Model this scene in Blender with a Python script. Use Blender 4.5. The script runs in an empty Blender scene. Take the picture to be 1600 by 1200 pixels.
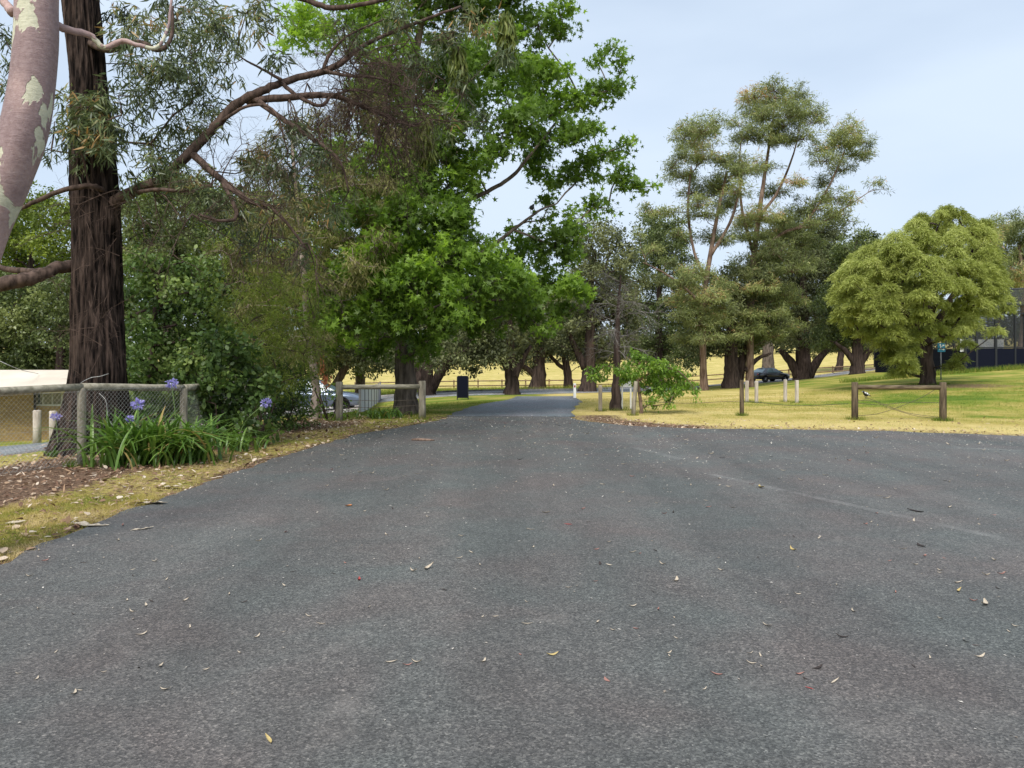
import bpy, math, random
import numpy as np
from mathutils import Vector, noise

# ---------------------------------------------------------------- camera, sky, sun
SC = bpy.context.scene
COL = SC.collection
F, HZ, CH = 1200.0, 562.0, 1.6          # focal length and horizon in photo pixels, eye height in metres
cam_d = bpy.data.cameras.new("camera")
cam = bpy.data.objects.new("camera", cam_d)
COL.objects.link(cam)
cam.location = (0, 0, CH)
cam.rotation_euler = (math.radians(90), 0, 0)
cam_d.sensor_width = 36
cam_d.lens = 36 * F / 1600
cam_d.shift_y = -(600 - HZ) / 1600
cam_d.clip_start = 0.05
cam_d.clip_end = 3000
SC.camera = cam

SUN_EL, SUN_AZ = math.radians(50), math.radians(196)   # azimuth clockwise from +Y
world = bpy.data.worlds.new("World")
SC.world = world
world.use_nodes = True
wn, wl = world.node_tree.nodes, world.node_tree.links
wn.clear()
sky = wn.new("ShaderNodeTexSky")
sky.sky_type = 'NISHITA'
sky.sun_disc = False
sky.sun_elevation = SUN_EL
sky.sun_rotation = SUN_AZ
sky.air_density = 1.0
sky.dust_density = 1.5
tc = wn.new("ShaderNodeTexCoord")
mp = wn.new("ShaderNodeMapping")
mp.inputs['Scale'].default_value = (1.0, 1.0, 3.2)
mp.inputs['Rotation'].default_value = (0.0, 0.35, 0.4)
nz = wn.new("ShaderNodeTexNoise")
nz.inputs['Scale'].default_value = 1.5
nz.inputs['Detail'].default_value = 5
nz.inputs['Roughness'].default_value = 0.45
rp = wn.new("ShaderNodeValToRGB")
rp.color_ramp.elements[0].position = 0.36
rp.color_ramp.elements[0].color = (0.60, 0.60, 0.60, 1)
rp.color_ramp.elements[1].position = 0.64
rp.color_ramp.elements[1].color = (0.98, 0.98, 0.98, 1)
mx = wn.new("ShaderNodeMix")
mx.data_type = 'RGBA'
mx.inputs['B'].default_value = (4.95, 5.8, 6.9, 1)       # bright thin overcast
bg = wn.new("ShaderNodeBackground")
bg.inputs['Strength'].default_value = 0.05
wo = wn.new("ShaderNodeOutputWorld")
wl.new(tc.outputs['Generated'], mp.inputs['Vector'])
wl.new(mp.outputs['Vector'], nz.inputs['Vector'])
wl.new(nz.outputs['Fac'], rp.inputs['Fac'])
wl.new(rp.outputs['Color'], mx.inputs['Factor'])
wl.new(sky.outputs['Color'], mx.inputs['A'])
wl.new(mx.outputs['Result'], bg.inputs['Color'])
wl.new(bg.outputs['Background'], wo.inputs['Surface'])

sun_d = bpy.data.lights.new("sun", 'SUN')
sun_d.energy = 1.5
sun_d.angle = math.radians(26)
sun_d.color = (1.0, 0.96, 0.9)
sun = bpy.data.objects.new("sun", sun_d)
COL.objects.link(sun)
sd = Vector((math.sin(SUN_AZ) * math.cos(SUN_EL), math.cos(SUN_AZ) * math.cos(SUN_EL), math.sin(SUN_EL)))
sun.rotation_euler = sd.to_track_quat('Z', 'Y').to_euler()
SC.view_settings.view_transform = 'Standard'
SC.view_settings.look = 'None'
SC.view_settings.gamma = 1
SC.view_settings.exposure = 1.6
SC.render.engine = 'CYCLES'
SC.cycles.max_bounces = 12
SC.cycles.diffuse_bounces = 8
SC.cycles.transmission_bounces = 10
SC.cycles.transparent_max_bounces = 12

RNG = np.random.default_rng(7)

def A(*v):
    return np.array(v, float)

def P(px, py, Y):
    """point seen at photo pixel (px, py), Y metres ahead"""
    return A((px - 800) / F * Y, Y, CH + (HZ - py) / F * Y)

# ---------------------------------------------------------------- object helpers
def tag(o, label=None, cat=None, group=None, kind=None):
    if label: o['label'] = label
    if cat: o['category'] = cat
    if group: o['group'] = group
    if kind: o['kind'] = kind
    return o

def thing(name, label, cat, loc=(0, 0, 0), rz=0.0, group=None):
    o = bpy.data.objects.new(name, None)
    o.empty_display_size = 0.2
    COL.objects.link(o)
    o.location = loc
    o.rotation_euler = (0, 0, rz)
    return tag(o, label, cat, group)

def link(name, me, mat, parent=None, world_coords=True):
    """link a mesh; geometry given in world coordinates is moved into the parent's space"""
    o = bpy.data.objects.new(name, me)
    COL.objects.link(o)
    for m in (mat if isinstance(mat, (list, tuple)) else [mat]):
        me.materials.append(m)
    if parent is not None:
        o.parent = parent
        if world_coords:
            root = parent
            loc = Vector((0, 0, 0))
            while root is not None:
                loc += Vector(root.location)
                root = root.parent
            o.location = -loc
    return o

def raw_mesh(name, V, loops, starts, counts, tint=None, smooth=False):
    me = bpy.data.meshes.new(name)
    V = np.ascontiguousarray(V, np.float32)
    me.vertices.add(len(V))
    me.vertices.foreach_set('co', V.ravel())
    me.loops.add(len(loops))
    me.loops.foreach_set('vertex_index', np.asarray(loops, np.int32))
    me.polygons.add(len(starts))
    me.polygons.foreach_set('loop_start', np.asarray(starts, np.int32))
    try:
        me.polygons.foreach_set('loop_total', np.asarray(counts, np.int32))
    except Exception:
        pass
    if smooth:
        me.polygons.foreach_set('use_smooth', np.ones(len(starts), bool))
    if tint is not None:
        at = me.attributes.new('tint', 'FLOAT', 'POINT')
        at.data.foreach_set('value', np.asarray(tint, np.float32))
    me.update(calc_edges=True)
    return me

class MB:
    """mesh builder: collects simple shapes into one mesh"""
    def __init__(s):
        s.v, s.f, s.n, s.mi, s.sm, s.m = [], [], 0, [], [], 0
    def add(s, V, Fs, smooth=False):
        V = np.asarray(V, float)
        s.v.append(V)
        for f in Fs:
            s.f.append([i + s.n for i in f])
            s.mi.append(s.m)
            s.sm.append(smooth)
        s.n += len(V)
    def box(s, c, size, rz=0.0, taper=1.0, bev=0.0):
        x, y, z = [k / 2 for k in size]
        b = min(bev, x * .9, y * .9)
        if b > 0:
            ring = [(-x + b, -y), (x - b, -y), (x, -y + b), (x, y - b), (x - b, y), (-x + b, y), (-x, y - b), (-x, -y + b)]
            k = 8
            lv = [(-z, 1), (z - b, 1), (z, 1 - b / max(x, y))]
        else:
            ring = [(-x, -y), (x, -y), (x, y), (-x, y)]
            k = 4
            lv = [(-z, 1), (z, 1)]
        V = []
        for zz, sc in lv:
            t = taper if zz > 0 else 1
            for (a, q) in ring:
                V.append((a * sc * t, q * sc * t, zz))
        Fs = [list(range(k))[::-1], list(range((len(lv) - 1) * k, len(lv) * k))]
        for l in range(len(lv) - 1):
            for i in range(k):
                j = (i + 1) % k
                Fs.append([l * k + i, l * k + j, (l + 1) * k + j, (l + 1) * k + i])
        V = np.array(V)
        cr, sr = math.cos(rz), math.sin(rz)
        R = np.array([[cr, -sr, 0], [sr, cr, 0], [0, 0, 1]])
        s.add(V @ R.T + np.asarray(c, float), Fs)
        return s
    def tube(s, path, rad, sides=8, cap=True, wob=0.0, smooth=True, seed=0):
        path = np.asarray(path, float)
        n = len(path)
        rad = np.broadcast_to(np.asarray(rad, float), (n,))
        t = np.gradient(path, axis=0) if n > 2 else np.repeat((path[-1] - path[0])[None], n, 0)
        t /= np.linalg.norm(t, axis=1)[:, None] + 1e-9
        ref = np.where(np.abs(t[:, 2:3]) > .85, A(1, 0, 0)[None], A(0, 0, 1)[None])
        if np.mean(np.abs(t[:, 2])) > .6:
            ref = np.repeat(A(1, .1, 0)[None], n, 0)
        else:
            ref = np.repeat(A(0.05, .1, 1)[None], n, 0)
        u = np.cross(t, ref); u /= np.linalg.norm(u, axis=1)[:, None] + 1e-9
        w = np.cross(u, t)
        a = np.arange(sides) * 2 * math.pi / sides
        V = path[:, None] + rad[:, None, None] * (np.cos(a)[None, :, None] * u[:, None] + np.sin(a)[None, :, None] * w[:, None])
        if wob:
            r = np.random.default_rng(seed + n * 13 + sides)
            V += (V - path[:, None]) * r.normal(0, wob, (n, sides, 1))
        Fs = []
        for i in range(n - 1):
            for j in range(sides):
                k = (j + 1) % sides
                Fs.append([i * sides + j, i * sides + k, (i + 1) * sides + k, (i + 1) * sides + j])
        if cap:
            Fs.append(list(range(sides))[::-1]); Fs.append(list(range((n - 1) * sides, n * sides)))
        s.add(V.reshape(-1, 3), Fs, smooth)
        return s
    def lathe(s, prof, c, sides=16, axis='z', smooth=True):
        a = np.arange(sides) * 2 * math.pi / sides
        V = []
        for r, h in prof:
            for q in a:
                p = (r * math.cos(q), r * math.sin(q), h)
                if axis == 'y': p = (p[0], p[2], p[1])
                if axis == 'x': p = (p[2], p[0], p[1])
                V.append(p)
        n = len(prof)
        Fs = []
        for i in range(n - 1):
            for j in range(sides):
                k = (j + 1) % sides
                Fs.append([i * sides + j, i * sides + k, (i + 1) * sides + k, (i + 1) * sides + j])
        Fs.append(list(range(sides))[::-1]); Fs.append(list(range((n - 1) * sides, n * sides)))
        s.add(np.array(V) + np.asarray(c, float), Fs, smooth)
        return s
    def mesh(s, name):
        V = np.concatenate(s.v)
        cnt = np.array([len(f) for f in s.f])
        loops = np.concatenate([np.array(f) for f in s.f])
        st = np.concatenate([[0], np.cumsum(cnt)[:-1]])
        me = raw_mesh(name, V, loops, st, cnt)
        me.polygons.foreach_set('use_smooth', np.array(s.sm, bool))
        me.polygons.foreach_set('material_index', np.array(s.mi, np.int32))
        return me
    def build(s, name, mat, parent=None, world_coords=True):
        return link(name, s.mesh(name), mat, parent, world_coords)

# ---------------------------------------------------------------- materials
def new_mat(name):
    m = bpy.data.materials.new(name)
    m.use_nodes = True
    nt = m.node_tree
    return m, nt.nodes, nt.links, nt.nodes['Principled BSDF']

def ramp(n, stops):
    r = n.new("ShaderNodeValToRGB")
    e = r.color_ramp.elements
    while len(e) < len(stops): e.new(0.5)
    for i, (p, c) in enumerate(stops):
        e[i].position = p
        e[i].color = (*c, 1)
    return r

def noise_node(n, l, scale, detail=4, rough=.55, vec=None, dist=0):
    t = n.new("ShaderNodeTexNoise")
    t.inputs['Scale'].default_value = scale
    t.inputs['Detail'].default_value = detail
    t.inputs['Roughness'].default_value = rough
    t.inputs['Distortion'].default_value = dist
    if vec is not None: l.new(vec, t.inputs['Vector'])
    return t

def geo_pos(n, l, scale=(1, 1, 1)):
    g = n.new("ShaderNodeTexCoord")
    m = n.new("ShaderNodeMapping")
    m.inputs['Scale'].default_value = scale
    l.new(g.outputs['Object'], m.inputs['Vector'])
    return m.outputs['Vector']

def mixc(n, l, fac, a, b, mode='MIX'):
    m = n.new("ShaderNodeMix")
    m.data_type = 'RGBA'
    m.blend_type = mode
    for sock, v in (('Factor', fac), ('A', a), ('B', b)):
        i = [q for q in m.inputs if q.name == sock and (q.type == ('VALUE' if sock == 'Factor' else 'RGBA'))][0]
        if isinstance(v, (int, float)): i.default_value = v
        elif isinstance(v, tuple): i.default_value = (*v, 1)
        else: l.new(v, i)
    return [q for q in m.outputs if q.type == 'RGBA'][0]

def math_n(n, l, op, a, b=None, clamp=False):
    m = n.new("ShaderNodeMath")
    m.operation = op
    m.use_clamp = clamp
    for i, v in enumerate((a, b)):
        if v is None: continue
        if isinstance(v, (int, float)): m.inputs[i].default_value = v
        else: l.new(v, m.inputs[i])
    return m.outputs[0]

def bump(n, l, b, h, strength=.4, dist=.02):
    k = n.new("ShaderNodeBump")
    k.inputs['Strength'].default_value = strength
    k.inputs['Distance'].default_value = dist
    l.new(h, k.inputs['Height'])
    l.new(k.outputs['Normal'], b.inputs['Normal'])

def leaf_mat(name, stops, trans=.35, rough=.5, spec=.3, gain=1.0):
    stops = [(p, tuple(min(.9, k * gain) for k in c)) for p, c in stops]
    m, n, l, b = new_mat(name)
    at = n.new("ShaderNodeAttribute"); at.attribute_name = 'tint'
    r = ramp(n, stops)
    l.new(at.outputs['Fac'], r.inputs['Fac'])
    l.new(r.outputs['Color'], b.inputs['Base Color'])
    b.inputs['Roughness'].default_value = rough
    b.inputs['Specular IOR Level'].default_value = spec
    t = n.new("ShaderNodeBsdfTranslucent")
    hs = n.new("ShaderNodeHueSaturation")
    hs.inputs['Value'].default_value = 1.35
    hs.inputs['Saturation'].default_value = 1.1
    l.new(r.outputs['Color'], hs.inputs['Color'])
    l.new(hs.outputs['Color'], t.inputs['Color'])
    ms = n.new("ShaderNodeMixShader")
    ms.inputs[0].default_value = trans
    l.new(b.outputs[0], ms.inputs[1]); l.new(t.outputs[0], ms.inputs[2])
    l.new(ms.outputs[0], n['Material Output'].inputs['Surface'])
    return m

def noisy_mat(name, c1, c2, scale=(6, 6, 6), rough=.8, bmp=.4, bd=.01, detail=6, spec=.3, metal=0, lo=.35, hi=.65):
    m, n, l, b = new_mat(name)
    v = geo_pos(n, l, scale)
    t = noise_node(n, l, 1.0, detail, .6, v)
    r = ramp(n, [(lo, c1), (hi, c2)])
    l.new(t.outputs['Fac'], r.inputs['Fac'])
    l.new(r.outputs['Color'], b.inputs['Base Color'])
    b.inputs['Roughness'].default_value = rough
    b.inputs['Specular IOR Level'].default_value = spec
    b.inputs['Metallic'].default_value = metal
    if bmp: bump(n, l, b, t.outputs['Fac'], bmp, bd)
    return m

def plain(name, c, rough=.5, metal=0, spec=.5, coat=0):
    m, n, l, b = new_mat(name)
    t = noise_node(n, l, 9, 3)
    v = mixc(n, l, t.outputs['Fac'], tuple(k * .88 for k in c), tuple(min(1, k * 1.1) for k in c))
    l.new(v, b.inputs['Base Color'])
    b.inputs['Roughness'].default_value = rough
    b.inputs['Metallic'].default_value = metal
    b.inputs['Specular IOR Level'].default_value = spec
    b.inputs['Coat Weight'].default_value = coat
    return m

M = {}
M['bark_dark'] = noisy_mat('stringy bark', (.007, .005, .0045), (.125, .088, .072), (17, 17, 2.0), .95, 1.0, .08, 9, .1, 0, .40, .76)
M['bark_grey'] = noisy_mat('grey bark', (.05, .040, .032), (.18, .145, .12), (9, 9, 1.6), .9, .8, .03, 7, .15)
M['bark_brown'] = noisy_mat('brown bark', (.08, .05, .036), (.27, .19, .145), (8, 8, 1.4), .9, .7, .03, 7, .15)
M['bark_black'] = noisy_mat('dark ridged bark', (.022, .016, .014), (.09, .065, .055), (8, 8, 1.0), .95, .8, .04, 7, .1)
M['bark_paper'] = noisy_mat('papery bark', (.16, .11, .09), (.42, .35, .30), (9, 9, 2.2), .9, .8, .03, 7, .15)
M['twig'] = noisy_mat('twig bark', (.035, .024, .019), (.12, .082, .066), (12, 12, 4), .9, .3, .01, 4, .15)
M['twig_pale'] = noisy_mat('bare twig', (.11, .10, .092), (.25, .23, .215), (12, 12, 4), .9, .3, .01, 4, .15)
M['timber'] = noisy_mat('weathered round timber', (.13, .115, .085), (.36, .32, .25), (14, 14, 2.2), .88, .6, .008, 8, .2)
M['timber_h'] = noisy_mat('weathered log rail', (.15, .14, .10), (.36, .33, .26), (2.0, 14, 14), .88, .6, .008, 8, .2)
M['timber_dark'] = noisy_mat('dark treated timber', (.035, .026, .018), (.15, .115, .075), (16, 16, 2.0), .9, .6, .008, 8, .2)
M['timber_dark_h'] = noisy_mat('dark log rail', (.06, .045, .028), (.18, .14, .09), (2.0, 16, 16), .9, .6, .008, 8, .2)
M['timber_pale'] = noisy_mat('pale grey timber', (.32, .27, .22), (.58, .51, .44), (14, 14, 2.0), .88, .5, .006, 8, .2)
M['timber_brown'] = noisy_mat('brown fence timber', (.13, .085, .05), (.26, .18, .11), (8, 8, 3), .9, .4, .01, 6, .2)
M['white_paint'] = noisy_mat('white paint', (.62, .62, .60), (.80, .80, .78), (7, 7, 2), .5, .1, .003, 5, .4)
M['galv'] = noisy_mat('galvanised wire', (.30, .30, .29), (.52, .52, .50), (30, 30, 30), .5, 0, 0, 3, .5, .6)
M['wire_dark'] = noisy_mat('rusty wire', (.06, .05, .04), (.16, .13, .10), (30, 30, 30), .7, 0, 0, 3, .3, .3)
M['navy'] = plain('navy painted board', (.005, .0065, .015), .7, 0, .1)
M['black'] = plain('black frame', (.012, .013, .016), .5)
M['rubber'] = plain('tyre rubber', (.018, .018, .019), .85, 0, .3)
M['alloy'] = plain('wheel alloy', (.55, .56, .58), .3, .9)
M['glass'] = plain('dark car glass', (.03, .045, .05), .06, 0, .9, .4)
M['glass_pale'] = plain('pale car glass', (.14, .21, .24), .15, 0, .4, 0)
M['car_black'] = plain('black car paint', (.008, .009, .016), .18, .1, .6, .8)
M['car_silver'] = plain('silver blue car paint', (.20, .25, .34), .28, .5, .6, .6)
M['red_lens'] = plain('red lamp lens', (.35, .01, .01), .2, 0, .6)
M['clear_lens'] = plain('headlamp lens', (.6, .63, .65), .12, 0, .6)
M['concrete'] = noisy_mat('pale concrete', (.42, .37, .33), (.58, .52, .47), (3, 3, 3), .9, .25, .005, 8, .2)
M['kerb'] = noisy_mat('kerb concrete', (.17, .165, .16), (.30, .29, .28), (4, 4, 4), .9, .3, .005, 8, .2)
M['roof_cream'] = noisy_mat('cream metal roof', (.62, .54, .44), (.74, .66, .55), (.6, .6, .6), .55, .1, .004, 4, .4)
M['panel_pale'] = noisy_mat('pale fence panel', (.44, .44, .50), (.58, .58, .64), (5, 5, 1), .6, .2, .004, 5, .3)
M['post_grey'] = noisy_mat('grey steel post', (.15, .15, .16), (.24, .24, .25), (9, 9, 3), .6, .1, .004, 4, .4)
M['teal'] = plain('blue green sign face', (.01, .20, .34), .45)
M['sign_white'] = plain('white lettering', (.8, .82, .8), .5)
M['board_pale'] = noisy_mat('pale signboard', (.42, .44, .47), (.66, .66, .62), (2.2, 2.2, 2.2), .5, .05, .002, 5, .4)
M['orange'] = plain('orange new growth', (.42, .15, .06), .6)

L = {}
L['star'] = leaf_mat('bright lobed leaves', [(0, (.055, .095, .014)), (.5, (.120, .200, .034)), (1, (.25, .38, .055))], .5, .45, .35, gain=1.1)
L['gum'] = leaf_mat('grey green gum leaves', [(0, (.032, .044, .020)), (.55, (.075, .100, .042)), (.86, (.15, .175, .07)), (1, (.26, .16, .06))], .25, .45, .4, gain=1.35)
L['fine'] = leaf_mat('olive fine leaves', [(0, (.06, .052, .024)), (.5, (.115, .112, .040)), (1, (.20, .195, .065))], .3, .55, .3, gain=1.5)
L['dark'] = leaf_mat('dark evergreen leaves', [(0, (.027, .039, .012)), (.5, (.062, .083, .025)), (1, (.145, .17, .055))], .25, .4, .4, gain=1.55)
L['cypress'] = leaf_mat('dark olive foliage', [(0, (.036, .042, .020)), (.5, (.072, .082, .036)), (1, (.145, .155, .066))], .25, .55, .25, gain=1.65)
L['yellowgreen'] = leaf_mat('yellow green leaves', [(0, (.055, .080, .014)), (.5, (.125, .165, .026)), (1, (.24, .29, .05))], .38, .5, .3, gain=1.3)
L['wattle'] = leaf_mat('feathery pale green foliage', [(0, (.14, .165, .03)), (.5, (.265, .30, .075)), (1, (.43, .46, .16))], .35, .55, .25, gain=1.2)
L['tallgum'] = leaf_mat('olive gum leaves', [(0, (.060, .072, .028)), (.5, (.142, .166, .058)), (.85, (.25, .27, .10)), (1, (.32, .20, .10))], .35, .5, .35, gain=1.55)
L['shrub'] = leaf_mat('glossy shrub leaves', [(0, (.022, .042, .012)), (.5, (.058, .098, .022)), (1, (.15, .20, .05))], .28, .45, .3, gain=1.3)
L['fresh'] = leaf_mat('fresh green leaves', [(0, (.06, .115, .015)), (.5, (.12, .21, .03)), (1, (.22, .33, .055))], .42, .45, .35, gain=1.2)
L['strap'] = leaf_mat('strap leaves', [(0, (.035, .08, .014)), (.5, (.09, .175, .03)), (.93, (.19, .30, .065)), (1, (.36, .27, .10))], .3, .35, .45)
L['mistletoe'] = leaf_mat('hanging mistletoe leaves', [(0, (.06, .085, .018)), (.5, (.13, .17, .035)), (1, (.24, .25, .06))], .35, .5, .3)
L['purple'] = leaf_mat('violet petals', [(0, (.20, .18, .44)), (.5, (.34, .31, .62)), (1, (.52, .49, .76))], .35, .5, .3)
L['far'] = leaf_mat('far treeline foliage', [(0, (.035, .050, .025)), (.5, (.065, .085, .04)), (1, (.11, .13, .06))], .3, .6, .2)
L['grass'] = leaf_mat('lawn blades', [(0, (.085, .15, .018)), (.35, (.18, .225, .035)), (.6, (.37, .305, .085)), (.8, (.48, .385, .14)), (1, (.62, .50, .27))], .3, .7, .15)
L['litter'] = leaf_mat('dry fallen leaves', [(0, (.07, .035, .025)), (.3, (.21, .125, .08)), (.6, (.38, .25, .155)), (.85, (.50, .38, .27)), (1, (.66, .58, .48))], .12, .75, .2)
L['grit'] = leaf_mat('pale grit', [(0, (.10, .07, .05)), (.4, (.30, .25, .20)), (1, (.62, .58, .52))], .05, .8, .2)

# ---------------------------------------------------------------- terrain
CP = []
def G(px, py, Y): CP.append(tuple(P(px, py, Y)))
for x in (-4, 2, 9, 17):
    for y in (-12, 0, 8, 16):
        CP.append((x, y, 0))
CP += [(-6.5, 11.6, 0), (-5.8, 17, -.06), (-7, 10.3, 0), (-7, 6, 0), (-7, 0, 0), (-12, 18, -.45), (-10.2, 15.6, -.22), (-13, 13.6, -.34), (-14.5, 23, -.98), (-20, 31, -1.72), (-28, 32, -1.8),
       (-12, 8, -.45), (-17, 10, -.7), (-32, 42, -2.2), (-12, 0, -.3), (-30, 10, -1.2), (-24, 60, -2.0), (-45, 70, -2.4), (-9, 13.6, -.15)]
for a in ((565, 648, 27), (603, 628, 42), (555, 638, 36), (770, 630, 28), (850, 621, 40), (850, 611, 52), (680, 621, 41), (680, 614, 50),
          (1000, 606, 60), (1200, 597, 80), (1310, 590, 88), (700, 608, 85), (1000, 604, 88), (1270, 586, 93), (1380, 580, 92),
          (850, 571, 200), (700, 574, 200), (1300, 551, 210), (590, 588, 150), (420, 585, 150), (1500, 545, 210), (1450, 600, 35), (1600, 602, 33), (1550, 577, 48), (1700, 570, 48), (1600, 622, 26),
          (1400, 582, 56), (1340, 584, 62), (1383, 576, 76), (1255, 597, 72), (1170, 628, 30), (1240, 629, 30), (1159, 650, 22), (1100, 611, 49),
          (1160, 606, 54), (963, 642, 24), (918, 613, 46), (670, 618, 44), (1336, 655, 20.6), (1471, 658, 20), (660, 655, 20.6), (634, 643, 22.6)):
    G(*a)
CP += [(-400, 400, 6), (0, 420, 8), (400, 420, 14), (-400, 0, -6), (400, 0, 4), (0, -300, 0), (-300, -300, -3), (300, -300, 3), (-150, 150, -2), (150, 150, 6), (0, 300, 3)]
CPa = np.array(CP)

def _phi(r2):
    return 0.5 * r2 * np.log(r2 + 1e-6)
_n = len(CPa)
_d = ((CPa[:, None, :2] - CPa[None, :, :2]) ** 2).sum(-1)
_K = _phi(_d) + np.eye(_n) * 6.0
_Pm = np.c_[np.ones(_n), CPa[:, :2]]
_M = np.block([[_K, _Pm], [_Pm.T, np.zeros((3, 3))]])
_W = np.linalg.solve(_M, np.r_[CPa[:, 2], 0, 0, 0])

def sstep(a, b, x):
    t = np.clip((x - a) / (b - a), 0, 1)
    return t * t * (3 - 2 * t)

def H(x, y):
    x = np.asarray(x, float); y = np.asarray(y, float)
    sh = np.broadcast(x, y).shape
    x = np.broadcast_to(x, sh).ravel(); y = np.broadcast_to(y, sh).ravel()
    out = np.empty(len(x))
    for i in range(0, len(x), 20000):
        xs, ys = x[i:i + 20000], y[i:i + 20000]
        d = (xs[:, None] - CPa[None, :, 0]) ** 2 + (ys[:, None] - CPa[None, :, 1]) ** 2
        out[i:i + 20000] = _phi(d) @ _W[:_n] + _W[_n] + _W[_n + 1] * xs + _W[_n + 2] * ys
    dx = np.maximum(np.maximum(-5.6 - x, x - 26), 0)
    dy = np.maximum(y - 21.5, 0)
    m = sstep(0, 5, np.hypot(dx, dy))
    return (out * m).reshape(sh)

def Hs(x, y): return float(H(A(x), A(y))[0])

def base(px, Y):
    x = (px - 800) / F * Y
    return A(x, Y, Hs(x, Y))

xs = np.unique(np.r_[-600, -400, -280, -200, -140, np.arange(-100, -30, 6), np.arange(-30, -12, 1.0), np.arange(-12, 18, .3), np.arange(18, 40, 1.), np.arange(40, 120, 6), 140, 200, 280, 400, 600])
ys = np.unique(np.r_[-400, -200, -100, -50, -25, -12, np.arange(-6, 4, 2.), np.arange(4, 34, .3), np.arange(34, 100, 1.), np.arange(100, 240, 6), 260, 300, 400, 600, 900])
GX, GY = np.meshgrid(xs, ys)
GZ = H(GX, GY)
def grid_mesh(name, X, Y, Z, attrs):
    ny, nx = X.shape
    V = np.c_[X.ravel(), Y.ravel(), Z.ravel()]
    i = np.arange(ny * nx).reshape(ny, nx)
    q = np.stack([i[:-1, :-1], i[:-1, 1:], i[1:, 1:], i[1:, :-1]], -1).reshape(-1, 4)
    me = raw_mesh(name, V, q.ravel(), np.arange(len(q)) * 4, np.full(len(q), 4), smooth=True)
    for k, v in attrs.items():
        at = me.attributes.new(k, 'FLOAT', 'POINT')
        at.data.foreach_set('value', v.ravel().astype(np.float32))
    return me

# outline of the lot's left verge edge and right-hand lawn edge
LEFT_EDGE = [(-4.6, -14), (-4.1, 3), (-3.98, 6), (-4.03, 7.4), (-3.95, 9.5), (-3.85, 12.1), (-3.3, 16.2), (-2.55, 18.1), (-1.75, 20.6), (-1.85, 21.9)]
RIGHT_EDGE = [(1.75, 21.9), (1.6, 20.8), (2.0, 19.6), (2.9, 18.3), (4.4, 17.6), (6.5, 17.45), (8.5, 17.0), (10.6, 15.9), (16, 12.6), (26, 5), (26, -14)]
def dist_poly(x, y, pts):
    d = np.full(np.shape(x), 1e9)
    for (a, b), (c, e) in zip(pts[:-1], pts[1:]):
        ux, uy = c - a, e - b
        t = np.clip(((x - a) * ux + (y - b) * uy) / (ux * ux + uy * uy), 0, 1)
        d = np.minimum(d, np.hypot(x - a - t * ux, y - b - t * uy))
    return d
def cover(x, y):
    """dryness (0 green, 1 straw) and leaf litter (0..1) of the ground"""
    dl = dist_poly(x, y, LEFT_EDGE); dr = dist_poly(x, y, RIGHT_EDGE)
    dry = np.full(np.shape(x), .35)
    right = sstep(1.2, 2.2, x)
    dry = dry + right * (.80 - dry)
    dry = np.where(right > .5, dry + .22 * (1 - sstep(.5, 4.0, dr)), dry)
    dry -= .36 * sstep(7.5, 15, x) * sstep(19, 21.5, y) * (1 - sstep(27, 31, y)) * right
    dry -= .40 * sstep(11, 17, x) * sstep(24, 32, y) * (1 - sstep(60, 75, y))
    dry -= .30 * np.exp(-((y - 28) / 2.2) ** 2) * sstep(5, 8, x) * (1 - sstep(14, 18, x))
    verge = (1 - sstep(-4.2, -2.0, x)) * (1 - sstep(19.5, 21.5, y))
    dry = dry + verge * (.66 - dry)
    dry = np.where(y > 86, dry + (.78 - dry) * sstep(86, 92, y), dry)
    lit = np.zeros(np.shape(x))
    lit = np.maximum(lit, .95 * (1 - sstep(19, 22, y)) * sstep(.9, 1.9, dl) * (1 - sstep(3.3, 4.3, dl)) * (x < -3.8))
    lit = np.maximum(lit, .75 * (1 - sstep(.05, .4, dl)) * (x < 0) * (y < 21.5))
    lit = np.maximum(lit, .46 * (1 - sstep(19, 22, y)) * (1 - sstep(1.2, 2, dl)) * (x < -1.5))
    lit = np.maximum(lit, .95 * (1 - sstep(.6, 2.0, dr)) * np.exp(-((x - 3.3) / 1.9) ** 2) * (y < 22))
    lit = np.maximum(lit, .50 * (1 - sstep(.3, 1.5, dr)) * (x > 1.8))
    lit = np.maximum(lit, .75 * np.exp(-(((x - 19.5) / 2.5) ** 2 + ((y - 33.5) / 2.2) ** 2)))
    lit = np.maximum(lit, .55 * np.exp(-(((x + 1.9) / 1.4) ** 2 + ((y - 21.2) / .8) ** 2)))
    return np.clip(dry, 0, 1), np.clip(lit, 0, 1)

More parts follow.
